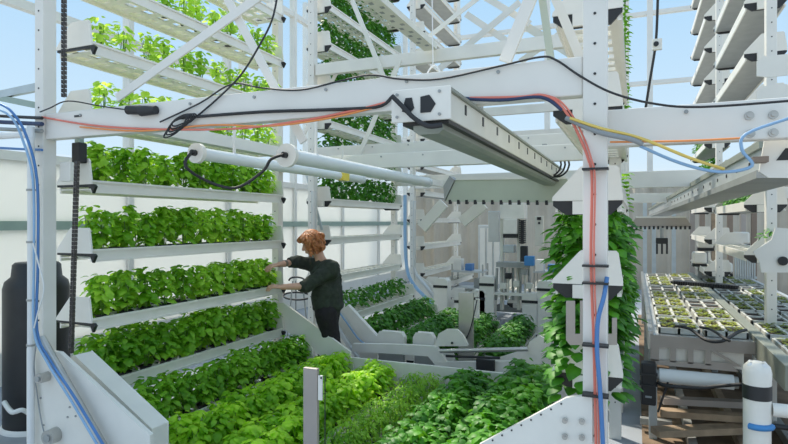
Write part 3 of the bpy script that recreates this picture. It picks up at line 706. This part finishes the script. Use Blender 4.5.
# ================================================================== RIGHT GANTRY
a_ = Pd(772, 162, 2.75); b_2 = Pd(653, 213, 11.0)
t = thing('gantry_rail', 'long silver rail receding at right under the right-hand beam', 'rail', a_)
dd = (b_2-a_).normalized(); sd_ = dd.cross(V3((0, 0, 1))).normalized(); a_ = a_-dd*.15
MB().bar(a_+V3((0, 0, .0)), b_2+V3((0, 0, 0)), .14, .10).build('web', AL, t)
MB().bar(a_+V3((0, 0, .068))-sd_*.05, b_2+V3((0, 0, .068))-sd_*.05, .07, .036).build('top_flange', DG, t)
MB().bar(a_-V3((0, 0, .07))+sd_*.03, b_2-V3((0, 0, .07))+sd_*.03, .25, .036).build('lower_flange', GY, t)
for k in range(14):
    c_ = a_.lerp(b_2, .03+k*.035)-sd_*.072; MB().bar(c_-dd*.012, c_+dd*.012, .003, .02).build('slot', BK, t)
p = Py(780, 158, -.05)
MB().prism([(p.x-.07, p.z-.05), (p.x-.05, p.z+.085), (p.x+.3, p.z+.10), (p.x+.3, p.z-.09), (p.x-.04, p.z-.075)], -.06, -.045).build('end_bracket', WH, G1)
MB().prism([(p.x-.015, p.z-.01), (p.x+.015, p.z+.035), (p.x+.09, p.z+.035), (p.x+.06, p.z-.01)], -.063, -.06).build('cutout', BK, G1)
p = Py(750, 161, -.05); MB().box(p.x-.0, p.x+.05, -.12, -.06, p.z-.012, p.z+.01).build('cable_clip', BROWN, G1)
# right post collars and brackets near (rack line nearer than its frame)
for py, lb in ((66, 'upper'), (96, 'middle')):
    p = Py(778, py, 2.2); single(MB().prism([(p.x-.13, p.z-.06), (p.x-.13, p.z+.05), (p.x-.09, p.z+.08), (p.x+.3, p.z+.08), (p.x+.3, p.z-.06), (p.x-.05, p.z-.075)], 2.2, 2.215), 'end_bracket', WH, lb+' cream bracket plate beside the right-hand post at the top right edge', 'bracket')
# lower white plate at right edge
p = Py(770, 262, 2.6)
t = thing('support_bracket', 'white angular bracket with round black hole at the right edge', 'bracket', p)
MB().prism([(Py(x, y, 2.6).x, Py(x, y, 2.6).z) for x, y in ((754, 252), (760, 262), (762, 272), (800, 272), (800, 230), (776, 228), (772, 240))], 2.6, 2.63).build('plate', WH, t, .004)
MB().cyl(Py(783, 261, 2.6), Py(783, 261, 2.58), .035, seg=20).build('hole', BK, t)
# ================================================================== FORK BETWEEN THE BRACKETS
y_ = .12
def PP(pts, y): return [(Py(a, b, y).x, Py(a, b, y).z) for a, b in pts]
single(MB().prism(PP([(566, 301), (575, 301), (575, 334), (580, 334), (580, 301), (586, 301), (586, 334), (612, 334), (612, 318), (617, 318), (617, 345), (570, 345), (566, 340)], y_), y_, y_+.012), 'catch_fork', TP, 'taupe metal fork plate between two tower brackets at the main post', 'plate')
# black bits at tower top
# ================================================================== BEIGE UPRIGHT
p = Py(311, 446, -.10)
t = thing('marker_post', 'flat beige upright standing among the bright basil beds', 'post', p)
a_ = Py(304, 367, -.1); b_2 = Py(318, 446, -.1)
MB().box(a_.x, b_2.x, -.11, -.085, .02, a_.z).build('board', TP, t, .004)
a_ = Py(319, 375, -.1); b_2 = Py(323, 400, -.1); MB().box(a_.x, b_2.x, -.11, -.10, b_2.z, a_.z).build('tag', WH, t)
MB().cyl(Py(321, 378, -.11), Py(321, 378, -.115), .005, seg=8).build('stud', BK, t)
MB().cyl(Py(325, 376, -.1), Py(325, 446, -.1), .003, seg=6).build('rod', BK, t)
# ================================================================== DECK MACHINE BETWEEN RACK 1 AND 2
y_ = 2.62
t = thing('transfer_arm', 'white transfer mechanism with rounded plates behind the dark floor beds', 'machine', Py(465, 370, y_))
MB().prism(PP([(352, 344), (402, 345), (436, 347), (446, 362), (440, 370), (428, 356), (400, 354), (352, 351)], y_), y_, y_+.05).build('side_plate', WH, t, .004)
MB().prism(PP([(433, 347), (437, 335), (444, 331), (455, 331), (461, 337), (466, 347)], y_), y_+.06, y_+.10).build('hinge_plate', WH, t, .004)
MB().prism(PP([(528, 351), (530, 342), (540, 336), (544, 338), (540, 362), (528, 374), (440, 374), (436, 362), (520, 361)], y_), y_-.02, y_+.02).build('end_plate', WH, t, .004)
MB().cyl(Py(524, 366, y_-.02), Py(524, 366, y_-.05), .03, seg=20).build('pulley', RB, t)
MB().cyl(Py(440, 351, y_-.06), Py(528, 349, y_-.06), .02, seg=10).build('shaft', PIPE, t)
MB().cyl(Py(446, 356, y_-.06), Py(500, 358, y_-.06), .012, seg=8).build('shaft', BK, t)
MB().box(Py(478, 350, y_).x, Py(496, 350, y_).x, y_-.08, y_-.03, Py(478, 368, y_).z, Py(478, 357, y_).z).build('motor', BK, t, .005)
MB().cyl(Py(452, 343, y_+.05), Py(452, 343, y_+.03), .012, seg=10).build('pin', BK, t)
p = Py(440, 374, y_); q2 = Py(530, 374, y_)
for x in (p.x, q2.x): MB().box(x-.02, x+.02, y_-.0, y_+.04, 0, p.z+.03).build('leg', WH, t)
for px0, px1, py0, py1, lb in ((378, 404, 333, 343, 'left'), (414, 434, 334, 346, 'right')):
    a_ = Py(px0, py1, 2.84); b_2 = Py(px1, py0, 2.84); h_ = b_2.z-a_.z
    t2 = thing('bumper_block', lb+' white rounded block just behind the transfer mechanism', 'block', (a_.x, 2.84, 0))
    MB().prism([(a_.x, a_.z), (a_.x, b_2.z-h_*.35), (a_.x+.03, b_2.z), (b_2.x-.03, b_2.z), (b_2.x, b_2.z-h_*.35), (b_2.x, a_.z)], 2.82, 2.90).build('housing', WH, t2, .006)
    MB().box(a_.x+.01, b_2.x-.01, 2.83, 2.89, 0, a_.z).build('foot', GY, t2)
# upright sheet in rack 2
t = thing('upright_panel', 'narrow grey steel upright standing behind the transfer mechanism', 'post', Py(467, 345, 3.0))
a_ = Py(459, 292, 2.9); b_2 = Py(474, 350, 2.9); MB().box(a_.x, b_2.x, 2.88, 2.90, 0.02, a_.z).build('board', PIPE, t, .003)
a_ = Py(476, 298, 2.9); b_2 = Py(480, 318, 2.9); MB().box(a_.x, b_2.x, 2.88, 2.89, b_2.z, a_.z).build('tag', WH, t)
cable('dark_cable', RB, [Py(477, 300, 2.85), Py(470, 330, 2.85), Py(462, 345, 2.85)], .006, 'thin black cable on the steel upright behind the transfer mechanism')
for px, lb in ((352, 'left'), (402, 'middle'), (433, 'right')): pass
# hoses along rack 2 lower frame
cable('blue_hose', LBL, [Py(330, 300, 2.9), Py(345, 320, 2.9), Py(362, 342, 2.9), Py(386, 352, 2.85)], .010, 'pale blue hose curving along the second rack floor frame', cat='hose')
cable('blue_hose', LBL, [Py(405, 195, 6.0), Py(406, 260, 6.0), Py(414, 285, 6.0), Py(440, 310, 6.0)], .03, 'pale blue hose bundle down the far third frame post', cat='hose')
single(MB().bar(Py(345, 309, 2.95), Py(384, 351, 2.95), .06, .14), 'slanted_guard', WH, 'white slanted guard right of the person on the second rack', 'guard')
# ================================================================== FAR MACHINES
def boxm(m, px0, px1, py0, py1, y, dep=.2):
    a = Py(px0, py0, y); b = Py(px1, py1, y); return m.box(a.x, b.x, y, y+dep, b.z, a.z)
y_ = 6.0
t = thing('harvest_machine', 'tall far harvesting machine with white head below the cross tray', 'machine', Py(515, 300, y_))
boxm(MB(), 500, 524, 203, 219, y_, .3).build('head', WH, t, .01)
boxm(MB(), 503, 517, 219, 234, y_-.05, .3).build('lower_head', WH, t, .01)
boxm(MB(), 503, 517, 234, 238, y_-.04, .28).build('seal', BK, t)
boxm(MB(), 500, 503, 219, 310, y_+.05, .08).build('post', CR, t); boxm(MB(), 517, 520, 219, 310, y_+.05, .08).build('post', CR, t)
m = MB()
for k in range(12): boxm(m, 519, 525, 220+k*2, 221.4+k*2, y_-.02, .1)
boxm(m, 520.5, 523.5, 220, 244, y_, .06)
m.build('cable_chain', BK, t)
boxm(MB(), 488, 499, 211, 242, y_+.4, .3).build('cabinet', AL, t, .01)
boxm(MB(), 503, 514, 245, 253, y_, .2).build('valve_block', GLV, t, .01)
boxm(MB(), 496, 530, 262, 268, y_-.1, .25).build('shelf', GY, t); boxm(MB(), 492, 535, 292, 297, y_-.1, .3).build('shelf', WH, t)
for k in range(9):
    px = 497+k*4; MB().cyl(Py(px, 268, y_-.05+.03*(k % 3)), Py(px+(k % 3)-1, 300, y_-.05+.03*(k % 3)), .014 if k % 2 else .02, seg=8).build('rod', CR if k % 2 else GY, t)
for k, (px, py) in enumerate(((508, 276), (516, 284), (524, 272), (503, 286), (529, 286))):
    boxm(MB(), px-3, px+3, py-3, py+3, y_-.12, .08).build('bracket', [BK, CR, GY, WH, CR][k], t, .004)
boxm(MB(), 535, 543, 216, 246, y_+.5, .1).build('control_panel', CR, t, .005)
boxm(MB(), 537, 541, 217, 220, y_+.48, .02).build('switch', BK, t); boxm(MB(), 538, 540, 222, 224, y_+.48, .02).build('switch', BK, t)
for k, (a_, b_2, c_, d_, mm, nm_, lb) in enumerate(((520, 527, 246, 262, RB, 'pump', 'black pump beside the far harvesting machine'), (524, 534, 256, 266, LBB, 'valve_box', 'small blue box beside the far harvesting machine'))):
    single(boxm(MB(), a_, b_2, c_, d_, y_-.2-.1*k, .1), nm_, mm, lb, 'machine', None, .01)
m_n = 0
for px, py, y_, nm_, lb in ((470, 262, 7.4, 'tool_cart', 'grey wheeled tool cart low behind the steel upright, left'), (552, 262, 7.8, 'tool_cart', 'grey tool cart low behind the tower foliage')):
    p = Py(px, py, y_); t = thing(nm_, lb, 'cart', (p.x, y_, 0))
    for z_ in (.25, .55, .85): MB().box(p.x-.3, p.x+.3, y_-.2, y_+.2, z_, z_+.03).build('shelf', AL, t)
    for sx in (-.28, .28):
        for sy in (-.18, .18): MB().box(p.x+sx-.012, p.x+sx+.012, y_+sy-.012, y_+sy+.012, .05, 1.0).build('leg', PIPE, t); MB().cyl((p.x+sx-.01, y_+sy, .05), (p.x+sx+.01, y_+sy, .05), .05, seg=12).build('wheel', RB, t)
    for k, (dx, w_, h_, mm) in enumerate(((-.2, .14, .2, WH), (0, .12, .12, BLU), (.18, .16, .16, GY), (-.1, .1, .14, CR))):
        z_ = (.88, .88, .58, .28)[k]; single(MB().box(p.x+dx-w_/2, p.x+dx+w_/2, y_-.12, y_+.08, z_, z_+h_), 'storage_box', mm, ['white', 'blue', 'grey', 'cream'][k]+' box on the '+lb.split(',')[0].replace('grey wheeled', 'wheeled'), 'box', None, .006)
for k, (px, py, wv_) in enumerate(((441, 285, 9), (462, 300, 10), (487, 283, 12), (478, 297, 10), (545, 288, 9), (530, 300, 11))):
    p = Py(px, py, 5.9)
    t = thing('carrier_block', 'small white rounded carrier low in the far racks, '+['leftmost', 'second from left', 'third from left', 'fourth from left', 'rightmost', 'second from right'][k], 'carrier', p, 'white carriers low in the far racks')
    MB().prism([(p.x-.1, .0), (p.x-.1, p.z+.06), (p.x-.07, p.z+.1), (p.x+.08, p.z+.1), (p.x+.11, p.z+.06), (p.x+.11, .0)], 5.85, 6.05).build('housing', WH, t, .006)
    MB().box(p.x-.11, p.x+.12, 5.84, 5.86, p.z-.04, p.z).build('strip', BK, t)
# back strips and cabinets right
t = thing('control_cabinet', 'pale grey cabinet standing before the back curtain, centre', 'cabinet', Py(485, 285, 10))
boxm(MB(), 478, 500, 225, 304, 9.5, .5).build('body', AL, t, .01)
for k in range(3): boxm(MB(), 480+k*7, 485+k*7, 228, 284, 9.47, .03).build('door_panel', WH, t)
for k, (px, mm) in enumerate(((700, BROWN), (712, WOOD), (728, BROWN), (741, TP), (690, TP), (672, GLV), (643, GLV), (652, GLV), (752, BROWN))):
    single(boxm(MB(), px, px+(5 if mm is not GLV else 4), 196, 290, 11.2+.1*k, .15), 'wall_strip', mm, 'narrow vertical strip before the far right curtain, '+['brown one left', 'wooden', 'brown one centre', 'taupe one right', 'taupe one left', 'steel one by the toothed tray', 'steel, leftmost', 'steel, second from left', 'brown, rightmost'][k], 'strip')
for k, (px, py, wd, hh) in enumerate(((700, 258, 14, 12), (724, 268, 18, 11), (706, 244, 16, 8), (742, 238, 16, 12))):
    y_ = 7.2+.3*k; p = Py(px, py, y_)
    t = thing('drive_unit', 'white boxy drive unit behind the seedling conveyor, '+['left', 'nearest middle', 'small upper', 'upper right'][k], 'machine', Py(px, py+hh, y_))
    boxm(MB(), px-wd/2, px+wd/2, py-hh/2, py+hh/2, y_, .25).build('cover', WH, t, .03)
    boxm(MB(), px-wd/2, px+wd/2, py+hh/2, py+hh/2+3, y_+.02, .2).build('base', BK, t)
    p2 = Py(px, py+hh/2+3, y_+.1); MB().box(p2.x-.03, p2.x+.03, y_+.08, y_+.14, 0, p2.z).build('leg', GY, t)
m = MB()
for k in range(9): boxm(m, 735+k*2.4, 736.4+k*2.4, 258, 279, 6.4, .05)
boxm(m, 735, 757, 276, 279, 6.42, .04); boxm(m, 735, 757, 257, 260, 6.42, .04)
single(m, 'radiator_fins', GLV, 'row of grey vertical fins behind the conveyor at right', 'machine')
p = Py(664, 240, 5.0); t = thing('gripper', 'small dark gripper hanging below the far toothed tray', 'gripper', p)
MB().cyl(Py(662, 228, 5.1), Py(662, 240, 5.1), .02, seg=8).build('rod', GY, t); boxm(MB(), 656, 668, 238, 244, 5.05, .1).build('body', BK, t, .005)
for px in (657, 662, 667): boxm(MB(), px-1, px+1, 244, 254, 5.07, .03).build('finger', BK, t)
# ================================================================== SEEDLING CONVEYOR
zt = .86
cx0 = 3.36; cx1 = 4.10; cx2 = 4.85; cy0 = 2.30; cy1 = 8.2
t = thing('conveyor_table', 'long metal conveyor table carrying seedling trays at right', 'conveyor', (cx0, cy0, 0))
MB().box(cx0, cx1, cy0+.05, cy1, zt-.03, zt-.01).build('bed', AL, t)
MB().box(cx0-.02, cx0+.02, cy0, cy1, zt-.12, zt+.03).build('side_rail', PIPE, t, .004)
MB().box(cx1-.03, cx1+.05, cy0-.9, cy1, zt-.12, zt+.035).build('side_rail', DG, t, .004)
MB().box(cx2, cx2+.05, cy0-.9, cy1, zt-.12, zt+.03).build('side_rail', AL, t, .004)
MB().box(cx1+.05, cx2, cy0-.6, cy1, zt-.05, zt-.02).build('bed', GY, t)
# front plate with cutouts (built as separate webs)
fy = cy0-.01
m = MB(); zf1 = zt+.0; zf0 = zt-.22
m.prism([(cx0, zf1), (cx1, zf1), (cx1, zf1-.09), (cx0, zf1-.09)], fy-.01, fy)
for x0_, x1_ in ((0, .06), (.14, .18), (.26, .30), (.38, .42)): m.box(cx0+x0_, cx0+x1_, fy-.01, fy, zf0+.02, zf1-.09)
m.prism([(cx0, zf0+.03), (cx0+.56, zf0+.03), (cx0+.60, zf0-.01), (cx0, zf0-.01)], fy-.01, fy)
m.prism([(cx0+.42, zf1-.09), (cx0+.46, zf1-.09), (cx0+.62, zf0+.03), (cx0+.42, zf0+.03), (cx0+.42, zf0+.05), (cx0+.55, zf0+.05)], fy-.01, fy)
m.build('front_plate', TP, t)
MB().box(cx0, cx1-.1, fy+.03, fy+.05, zf0+.0, zt-.06).build('inner_panel', WH, t)
for x in (cx0+.02, cx1, cx2):
    for y in (cy0+.1, cy0+2.6, cy1-.2): MB().box(x-.03, x+.03, y-.03, y+.03, 0, zt-.12).build('leg', GLV, t, .004)
t2 = thing('roller_drum', 'white drive roller below the front of the seedling conveyor', 'roller', (cx0+.1, fy-.06, zt-.33))
MB().cyl((cx0+.06, fy-.06, zt-.30), (cx0+.56, fy-.06, zt-.30), .055, seg=24).build('drum', FROST, t2)
for x in (cx0+.04, cx0+.56): MB().cyl((x, fy-.06, zt-.30), (x+.03, fy-.06, zt-.30), .045, seg=16).build('bearing', GY, t2)
t2 = thing('drive_motor', 'black boxy motor at the left front corner of the conveyor', 'motor', (cx0, fy-.1, zt-.55))
a_ = Py(641, 362, fy-.1); b_2 = Py(656, 405, fy-.1)
MB().box(a_.x, b_2.x, fy-.14, fy-.02, b_2.z, a_.z).build('housing', BK, t2, .012)
MB().box(a_.x-.01, b_2.x+.01, fy-.15, fy-.02, a_.z-.09, a_.z-.075).build('rib', RB, t2); MB().box(a_.x-.01, b_2.x+.01, fy-.15, fy-.02, a_.z-.17, a_.z-.16).build('rib', RB, t2)
MB().box(a_.x+.03, b_2.x-.03, fy-.143, fy-.14, b_2.z+.06, b_2.z+.075).build('label', GRC, t2)
# seedling trays
L_SEED = leafmat('seedling_leaf', (.20, .28, .03), (.42, .46, .08))
def seedtray(bare_=False):
    t = thing('seedling_tray', 's', 'seedling tray', (0, 0, 0))
    m = MB(); W_, D_ = .30, .55
    m.box(0, W_, 0, D_, 0, .008)
    for a_, b_2 in ((0, .02), (W_-.02, W_)): m.box(a_, b_2, 0, D_, 0, .05)
    for a_, b_2 in ((0, .02), (D_-.02, D_), (D_/2-.015, D_/2+.015)): m.box(0, W_, a_, b_2, 0, .05)
    m.box(W_/2-.012, W_/2+.012, 0, D_, 0, .05)
    m.build('frame', SEEDF, t, .003)
    MB().box(.02, W_-.02, .02, D_-.02, .008, .035).build('growing_medium', SOIL, t)
    if bare_: return t
    V = []; Fc = []; rn = random.Random(8)
    for i in range(170):
        a = rn.random()*6.28; x = rn.uniform(.03, W_-.03); y = rn.uniform(.03, D_-.03)
        if abs(x-W_/2) < .02 or abs(y-D_/2) < .025: continue
        leaf(V, Fc, V3((x, y, .035+rn.uniform(0, .03))), V3((math.cos(a), math.sin(a), .5)), V3((0, 0, 1)), .032, .024, .3)
    m = MB(); m.add(V, Fc, True); o = m.build('sprouts', L_SEED, t); o['kind'] = 'stuff'
    return t
SEEDF = mat('dusty_tray_plastic', (.58, .58, .53), .5, 0, .15, 8)
sp_ = seedtray(); sb_ = seedtray(True); us = set()
rs = random.Random(2)
def bare(o):
    for c in list(kids(o)):
        if c.name.startswith('sprouts'): bpy.data.objects.remove(c, do_unlink=True)
ROWN = ['nearest', 'second', 'third', 'fourth', 'fifth', 'sixth', 'seventh', 'eighth', 'ninth']
sp_bare = None
for r in range(8):
    for c_ in range(2):
        put(sb_ if (r, c_) in ((2, 1), (4, 0), (6, 1), (7, 0), (5, 1)) else sp_, us, (cx0+.06+c_*.33, cy0+.12+r*.68, zt-.008), 'white seedling tray, %s row from the near end, %s column left of the dark rail' % (ROWN[r], ['left', 'right'][c_]), 'seedling trays on the conveyor')
for r in range(9):
    for c_ in range(2):
        put(sb_ if (r*2+c_) % 3 == 1 else sp_, us, (cx1+.08+c_*.34, cy0-.5+r*.68, zt-.018), 'white seedling tray, %s row from the near end, %s column right of the dark rail' % (ROWN[r], ['left', 'right'][c_]), 'seedling trays beyond the dark rail')
# dark serrated bar lying on the trays
a_ = Pz(673, 282, zt+.06); b_2 = Pz(737, 287, zt+.06)
m = MB(); m.bar(a_, b_2, .16, .03)
for k in range(26): c_ = a_.lerp(b_2, (k+.5)/26); m.box(c_.x-.015, c_.x+.01, c_.y-.12, c_.y+.10, c_.z-.02, c_.z+.025)
single(m, 'serrated_bar', BK, 'black serrated bar lying across the seedling trays', 'bar')
cable('dark_cable', RB, [Pz(676, 326, zt+.06), Pz(690, 329, zt+.06), Pz(706, 340, zt+.02), Pz(722, 341, zt+.02), Pz(738, 332, zt+.06), Pz(746, 330, zt+.06)], .013, 'black cable lying over the near end of the seedling conveyor')
cable('dark_cable', RB, [Pz(700, 327, zt+.06), Pz(712, 330, zt+.06), Pz(724, 338, zt+.05), Pz(730, 341, zt+.04)], .011, 'shorter black cable joining the one on the conveyor end')
cable('dark_cable', RB, [(cx0+.05, fy-.12, zt-.34), Py(668, 386, fy-.2), Py(700, 388, fy-.2), Py(720, 386, fy-.2), Py(748, 384, fy-.3)], .014, 'thick black cable running right beneath the conveyor roller')
cable('dark_cable', RB, [Py(668, 382, fy-.1), Py(662, 400, fy-.1), Py(658, 412, fy-.1)], .008, 'black cable dropping from under the conveyor roller')
# motor cylinder front right
p = Py(757, 446, .35); y_ = .35
t = thing('servo_cylinder', 'white cylindrical housing with black band and blue label at lower right', 'machine', (p.x, y_, .0))
zc = lambda py: Py(757, py, y_).z
rr = .058
MB().lathe((p.x, y_, 0), [(rr*.92, .1), (rr*.95, zc(398)), (rr*.95, zc(396))], 28).build('body', WH, t)
MB().lathe((p.x, y_, 0), [(rr*1.0, zc(398)), (rr, zc(384))], 28).build('band', BK, t)
MB().lathe((p.x, y_, 0), [(rr*.97, zc(384)), (rr, zc(372)), (rr*.9, zc(366)), (rr*.6, zc(362))], 28).build('cap', WH, t)
for k in range(4):
    a = k*math.pi/2+.6; MB().lathe((p.x+rr*.6*math.cos(a), y_+rr*.6*math.sin(a), 0), [(.016, zc(372)), (.015, zc(364)), (.008, zc(362))], 10).build('knob', WHC, t)
MB().tube([(p.x+rr*.98*math.cos(a), y_+rr*.98*math.sin(a), zc(424)) for a in (-2.3, -1.9, -1.5, -1.1, -.7, -.3)], .014, 8, 2).build('label', LBB, t)
MB().lathe((p.x, y_, 0), [(rr*1.3, 0), (rr*1.3, .1), (rr*.9, .1)], 28).build('base', WH, t)
q2 = Py(780, 425, y_); MB().cyl((p.x+rr, y_, zc(408)), (p.x+.35, y_, zc(408)), .03, seg=14).build('side_arm', WH, t); MB().cyl((p.x+rr, y_, zc(424)), (p.x+.35, y_, zc(424)), .012, seg=10).build('rod', BK, t)
# planks and bars under the conveyor
for k, (a_, b_2, mm, wd, lb) in enumerate((((662, 400), (745, 404), TP, .09, 'taupe board highest under the conveyor'), ((660, 412), (748, 418), WOOD, .10, 'weathered board in the middle under the conveyor'),
        ((655, 432), (752, 428), WOOD, .12, 'lowest weathered board under the conveyor'), ((640, 420), (672, 424), GY, .06, 'grey bar left under the conveyor'))):
    z_ = .28-.06*k
    p = Pz(a_[0], a_[1], z_); q2 = Pz(b_2[0], b_2[1], z_)
    single(MB().bar(p, q2, wd, .05), 'ground_board', mm, lb, 'board')
    for u, s_ in ((.1, 'a'), (.9, 'b')):
        c_ = p.lerp(q2, u); 
for k in range(3):
    a_ = 4.0+.0*k
    single(MB().box(3.62+.35*k, 3.68+.35*k, 1.6, 5.0, 0.012, .09), 'ground_beam', [GY, WOOD, GY][k], ['grey ground beam below the conveyor, left', 'wooden ground beam below the conveyor, middle', 'grey ground beam below the conveyor, right'][k], 'beam')
# ================================================================== PERSON
def capsule(m, p, q, r1, r2, n=10):
    p = V3(p); q = V3(q); m.ball(p, r1, su=14, sv=8); m.ball(q, r2, su=14, sv=8); m.cyl(p, q, r1, r2, seg=14)
D0 = 5.72
hip = Pd(328, 309, D0); chest = Pd(326, 276, D0); neck = Pd(321, 261, D0); head = Pd(312, 243, D0)
shN = Pd(331, 269, D0-.16); shF = Pd(314, 264, D0+.17)
elN = Pd(306, 286, D0-.25); wrN = Pd(282, 287, 5.38); elF = Pd(294, 262, D0+.05); wrF = Pd(279, 264.5, 5.55)
hipN = hip+V3((.03, -.09, -.04)); hipF = hip+V3((-.03, .09, -.04))
knN = Pd(333, 351, D0-.05); knF = Pd(325, 350, D0+.12); anN = V3((knN.x+.06, knN.y-.02, .09)); anF = V3((knF.x-.02, knF.y+.05, .09))
for k_ in (anN, anF): pass
P = thing('person', 'person in dark olive sweater with ginger hair leaning to tend the shelf plants', 'person', (hip.x, hip.y, 0))
fwd = (RT*-.90+FW*-.28+V3((0, 0, -.42))).normalized(); sdv = fwd.cross(V3((0, 0, 1))).normalized(); upv = sdv.cross(fwd).normalized()
def H(f, s_, u): return head+fwd*f+sdv*s_+upv*u
b = MB()
capsule(b, hip, chest, .115, .12); capsule(b, chest, neck, .12, .06); capsule(b, neck, head+upv*-.06-fwd*.02, .052, .05)
capsule(b, shN, neck, .05, .05); capsule(b, shF, neck, .05, .05)
b.ball(H(0, 0, .02), .088, .088, .098); b.ball(H(.035, 0, -.045), .058, .058, .062); b.ball(H(.055, 0, -.085), .025)
capsule(b, H(.085, 0, .015), H(.108, 0, -.025), .010, .014); b.ball(H(.088, 0, -.062), .014); b.ball(H(.086, 0, -.05), .012)
for s_ in (-1, 1): b.ball(H(-.01, s_*.085, 0), .012, .018, .026); b.ball(H(.078, s_*.032, .035), .012)
capsule(b, shN, elN, .05, .040); capsule(b, elN, wrN, .040, .026); capsule(b, shF, elF, .05, .040); capsule(b, elF, wrF, .040, .026)
capsule(b, hipN, knN, .085, .055); capsule(b, knN, anN, .055, .038); capsule(b, hipF, knF, .085, .055); capsule(b, knF, anF, .055, .038)
for an in (anN, anF): capsule(b, an+V3((0, 0, -.04)), an+V3((-.15, -.03, -.05)), .04, .03)
def hand(wr, d, dn, spread):
    d = d.normalized(); s2 = d.cross(dn).normalized(); dn = s2.cross(d).normalized()
    pc = wr+d*.05
    for k in range(4):
        o = s2*((k-1.5)*.019); capsule(b, wr+s2*((k-1.5)*.008), wr+d*.085+o, .017, .012)
        l = (.066, .076, .071, .056)[k]; k0 = wr+d*.088+o; k1 = k0+(d*.85+dn*.5).normalized()*l*.5+s2*((k-1.5)*.004*spread); k2 = k1+(d*.45+dn*.9).normalized()*l*.5
        capsule(b, k0, k1, .0095, .009); capsule(b, k1, k2, .009, .0075)
    t0 = wr+d*.03-s2*.028; t1 = t0+(d*.7-s2*.8+dn*.3).normalized()*.04; t2 = t1+(d*.9+dn*.5).normalized()*.032
    capsule(b, t0, t1, .013, .011); capsule(b, t1, t2, .011, .009)
hand(wrN, wrN-elN+V3((0, .0, .03)), V3((-.1, .25, -1)), 1.4); hand(wrF, wrF-elF+V3((-.1, .0, -.02)), V3((-.2, -.1, -1)), 1.6)
body = b.build('body', SKIN, P)
def remesh(o, v, sm=3, disp=0, dscale=.12):
    r = o.modifiers.new('remesh', 'REMESH'); r.mode = 'VOXEL'; r.voxel_size = v; r.use_smooth_shade = True
    s2 = o.modifiers.new('smooth', 'SMOOTH'); s2.iterations = sm; s2.factor = .5
    if disp:
        tx = bpy.data.textures.new(o.name+'_folds', 'CLOUDS'); tx.noise_scale = dscale; dm = o.modifiers.new('folds', 'DISPLACE'); dm.texture = tx; dm.strength = disp; dm.mid_level = .5
remesh(body, .0055, 2)
sw = MB()
hem = hip+V3((0, 0, .06))
capsule(sw, hem+V3((.02, 0, 0)), chest, .140, .155); capsule(sw, hem+V3((-.01, -.06, 0)), chest+V3((0, -.05, 0)), .125, .125); capsule(sw, hem+V3((-.01, .06, 0)), chest+V3((0, .06, 0)), .125, .125)
capsule(sw, chest, neck+V3((0, 0, -.05)), .145, .085); capsule(sw, shN, neck+V3((0, 0, -.04)), .082, .075); capsule(sw, shF, neck+V3((0, 0, -.04)), .082, .075)
capsule(sw, shN, chest, .09, .12); capsule(sw, shF, chest, .09, .12)
capsule(sw, shN, elN, .082, .064); capsule(sw, elN, elN.lerp(wrN, .16), .062, .050); capsule(sw, shF, elF, .082, .060); capsule(sw, elF, elF.lerp(wrF, .25), .06, .050)
sweater = sw.build('sweater', SWE, P); remesh(sweater, .011, 5, .045, .10)
tr = MB()
capsule(tr, hip+V3((0, -.04, .03)), hip+V3((0, .04, .03)), .125, .125)
capsule(tr, hipN, knN, .112, .085); capsule(tr, knN, anN+V3((0, 0, .02)), .085, .07); capsule(tr, hipF, knF, .112, .085); capsule(tr, knF, anF+V3((0, 0, .02)), .085, .07)
remesh(tr.build('trousers', TRO, P), .012, 4, .03, .12)
sh = MB()
for an in (anN, anF): capsule(sh, an+V3((.03, 0, -.045)), an+V3((-.17, -.03, -.055)), .045, .036)
remesh(sh.build('shoes', SHOE, P), .01, 2)
hr = MB()
hr.ball(H(-.018, 0, .055), .098, .098, .085); hr.ball(H(-.05, 0, .0), .085, .085, .10); hr.ball(H(-.04, .05, -.04), .055, .05, .08); hr.ball(H(-.04, -.05, -.04), .055, .05, .08)
rn = random.Random(4)
for i in range(190):
    a = rn.uniform(-2.5, 2.5); r0 = rn.uniform(.02, .07); top = H(.02*rn.random(), rn.uniform(-.03, .03), .12)
    dirv = fwd*-math.cos(a)+sdv*math.sin(a)
    if abs(a) > 2.1: mid_, end = top+dirv*.07+upv*-.02, top+dirv*.105+upv*-rn.uniform(.05, .08)
    else: mid_, end = top+dirv*.09+upv*-.05, top+dirv*rn.uniform(.10, .13)+upv*-rn.uniform(.10, .23)
    wob = sdv*rn.uniform(-.035, .035)+fwd*rn.uniform(-.03, .03)
    hr.tube([top, mid_, mid_.lerp(end, .5)+wob, end], rn.uniform(.008, .016), 5, 3)
hair = hr.build('hair', HAIR, P)
# wristband
MB().cyl(elF.lerp(wrF, .55), elF.lerp(wrF, .68), .034, seg=16).build('wristband', BROWN, P)
# bicycle-like wheel stand behind person: small trolley
t = thing('hose_reel', 'thin dark wire reel on legs standing on the floor behind the person', 'reel', Pz(300, 318, 0.0))
c_ = Pd(297, 296, 7.2)
MB().tube([c_+V3((.20*math.cos(a), .05*math.sin(a), .04*math.sin(a))) for a in [i*math.pi/8 for i in range(17)]], .012, 8, 2).build('ring', BK, t)
c2 = Pd(297, 281, 7.2); MB().tube([c2+V3((.12*math.cos(a), 0, .05*math.sin(a))) for a in [i*math.pi/6 for i in range(7)]], .012, 8, 2).build('handle', BK, t)
for a in (0, 2.1, 4.2): MB().cyl(c2+V3((.08*math.cos(a), .04*math.sin(a), 0)), V3((c2.x+.2*math.cos(a), c2.y+.15*math.sin(a), 0)), .009, seg=8).build('leg', GY, t)
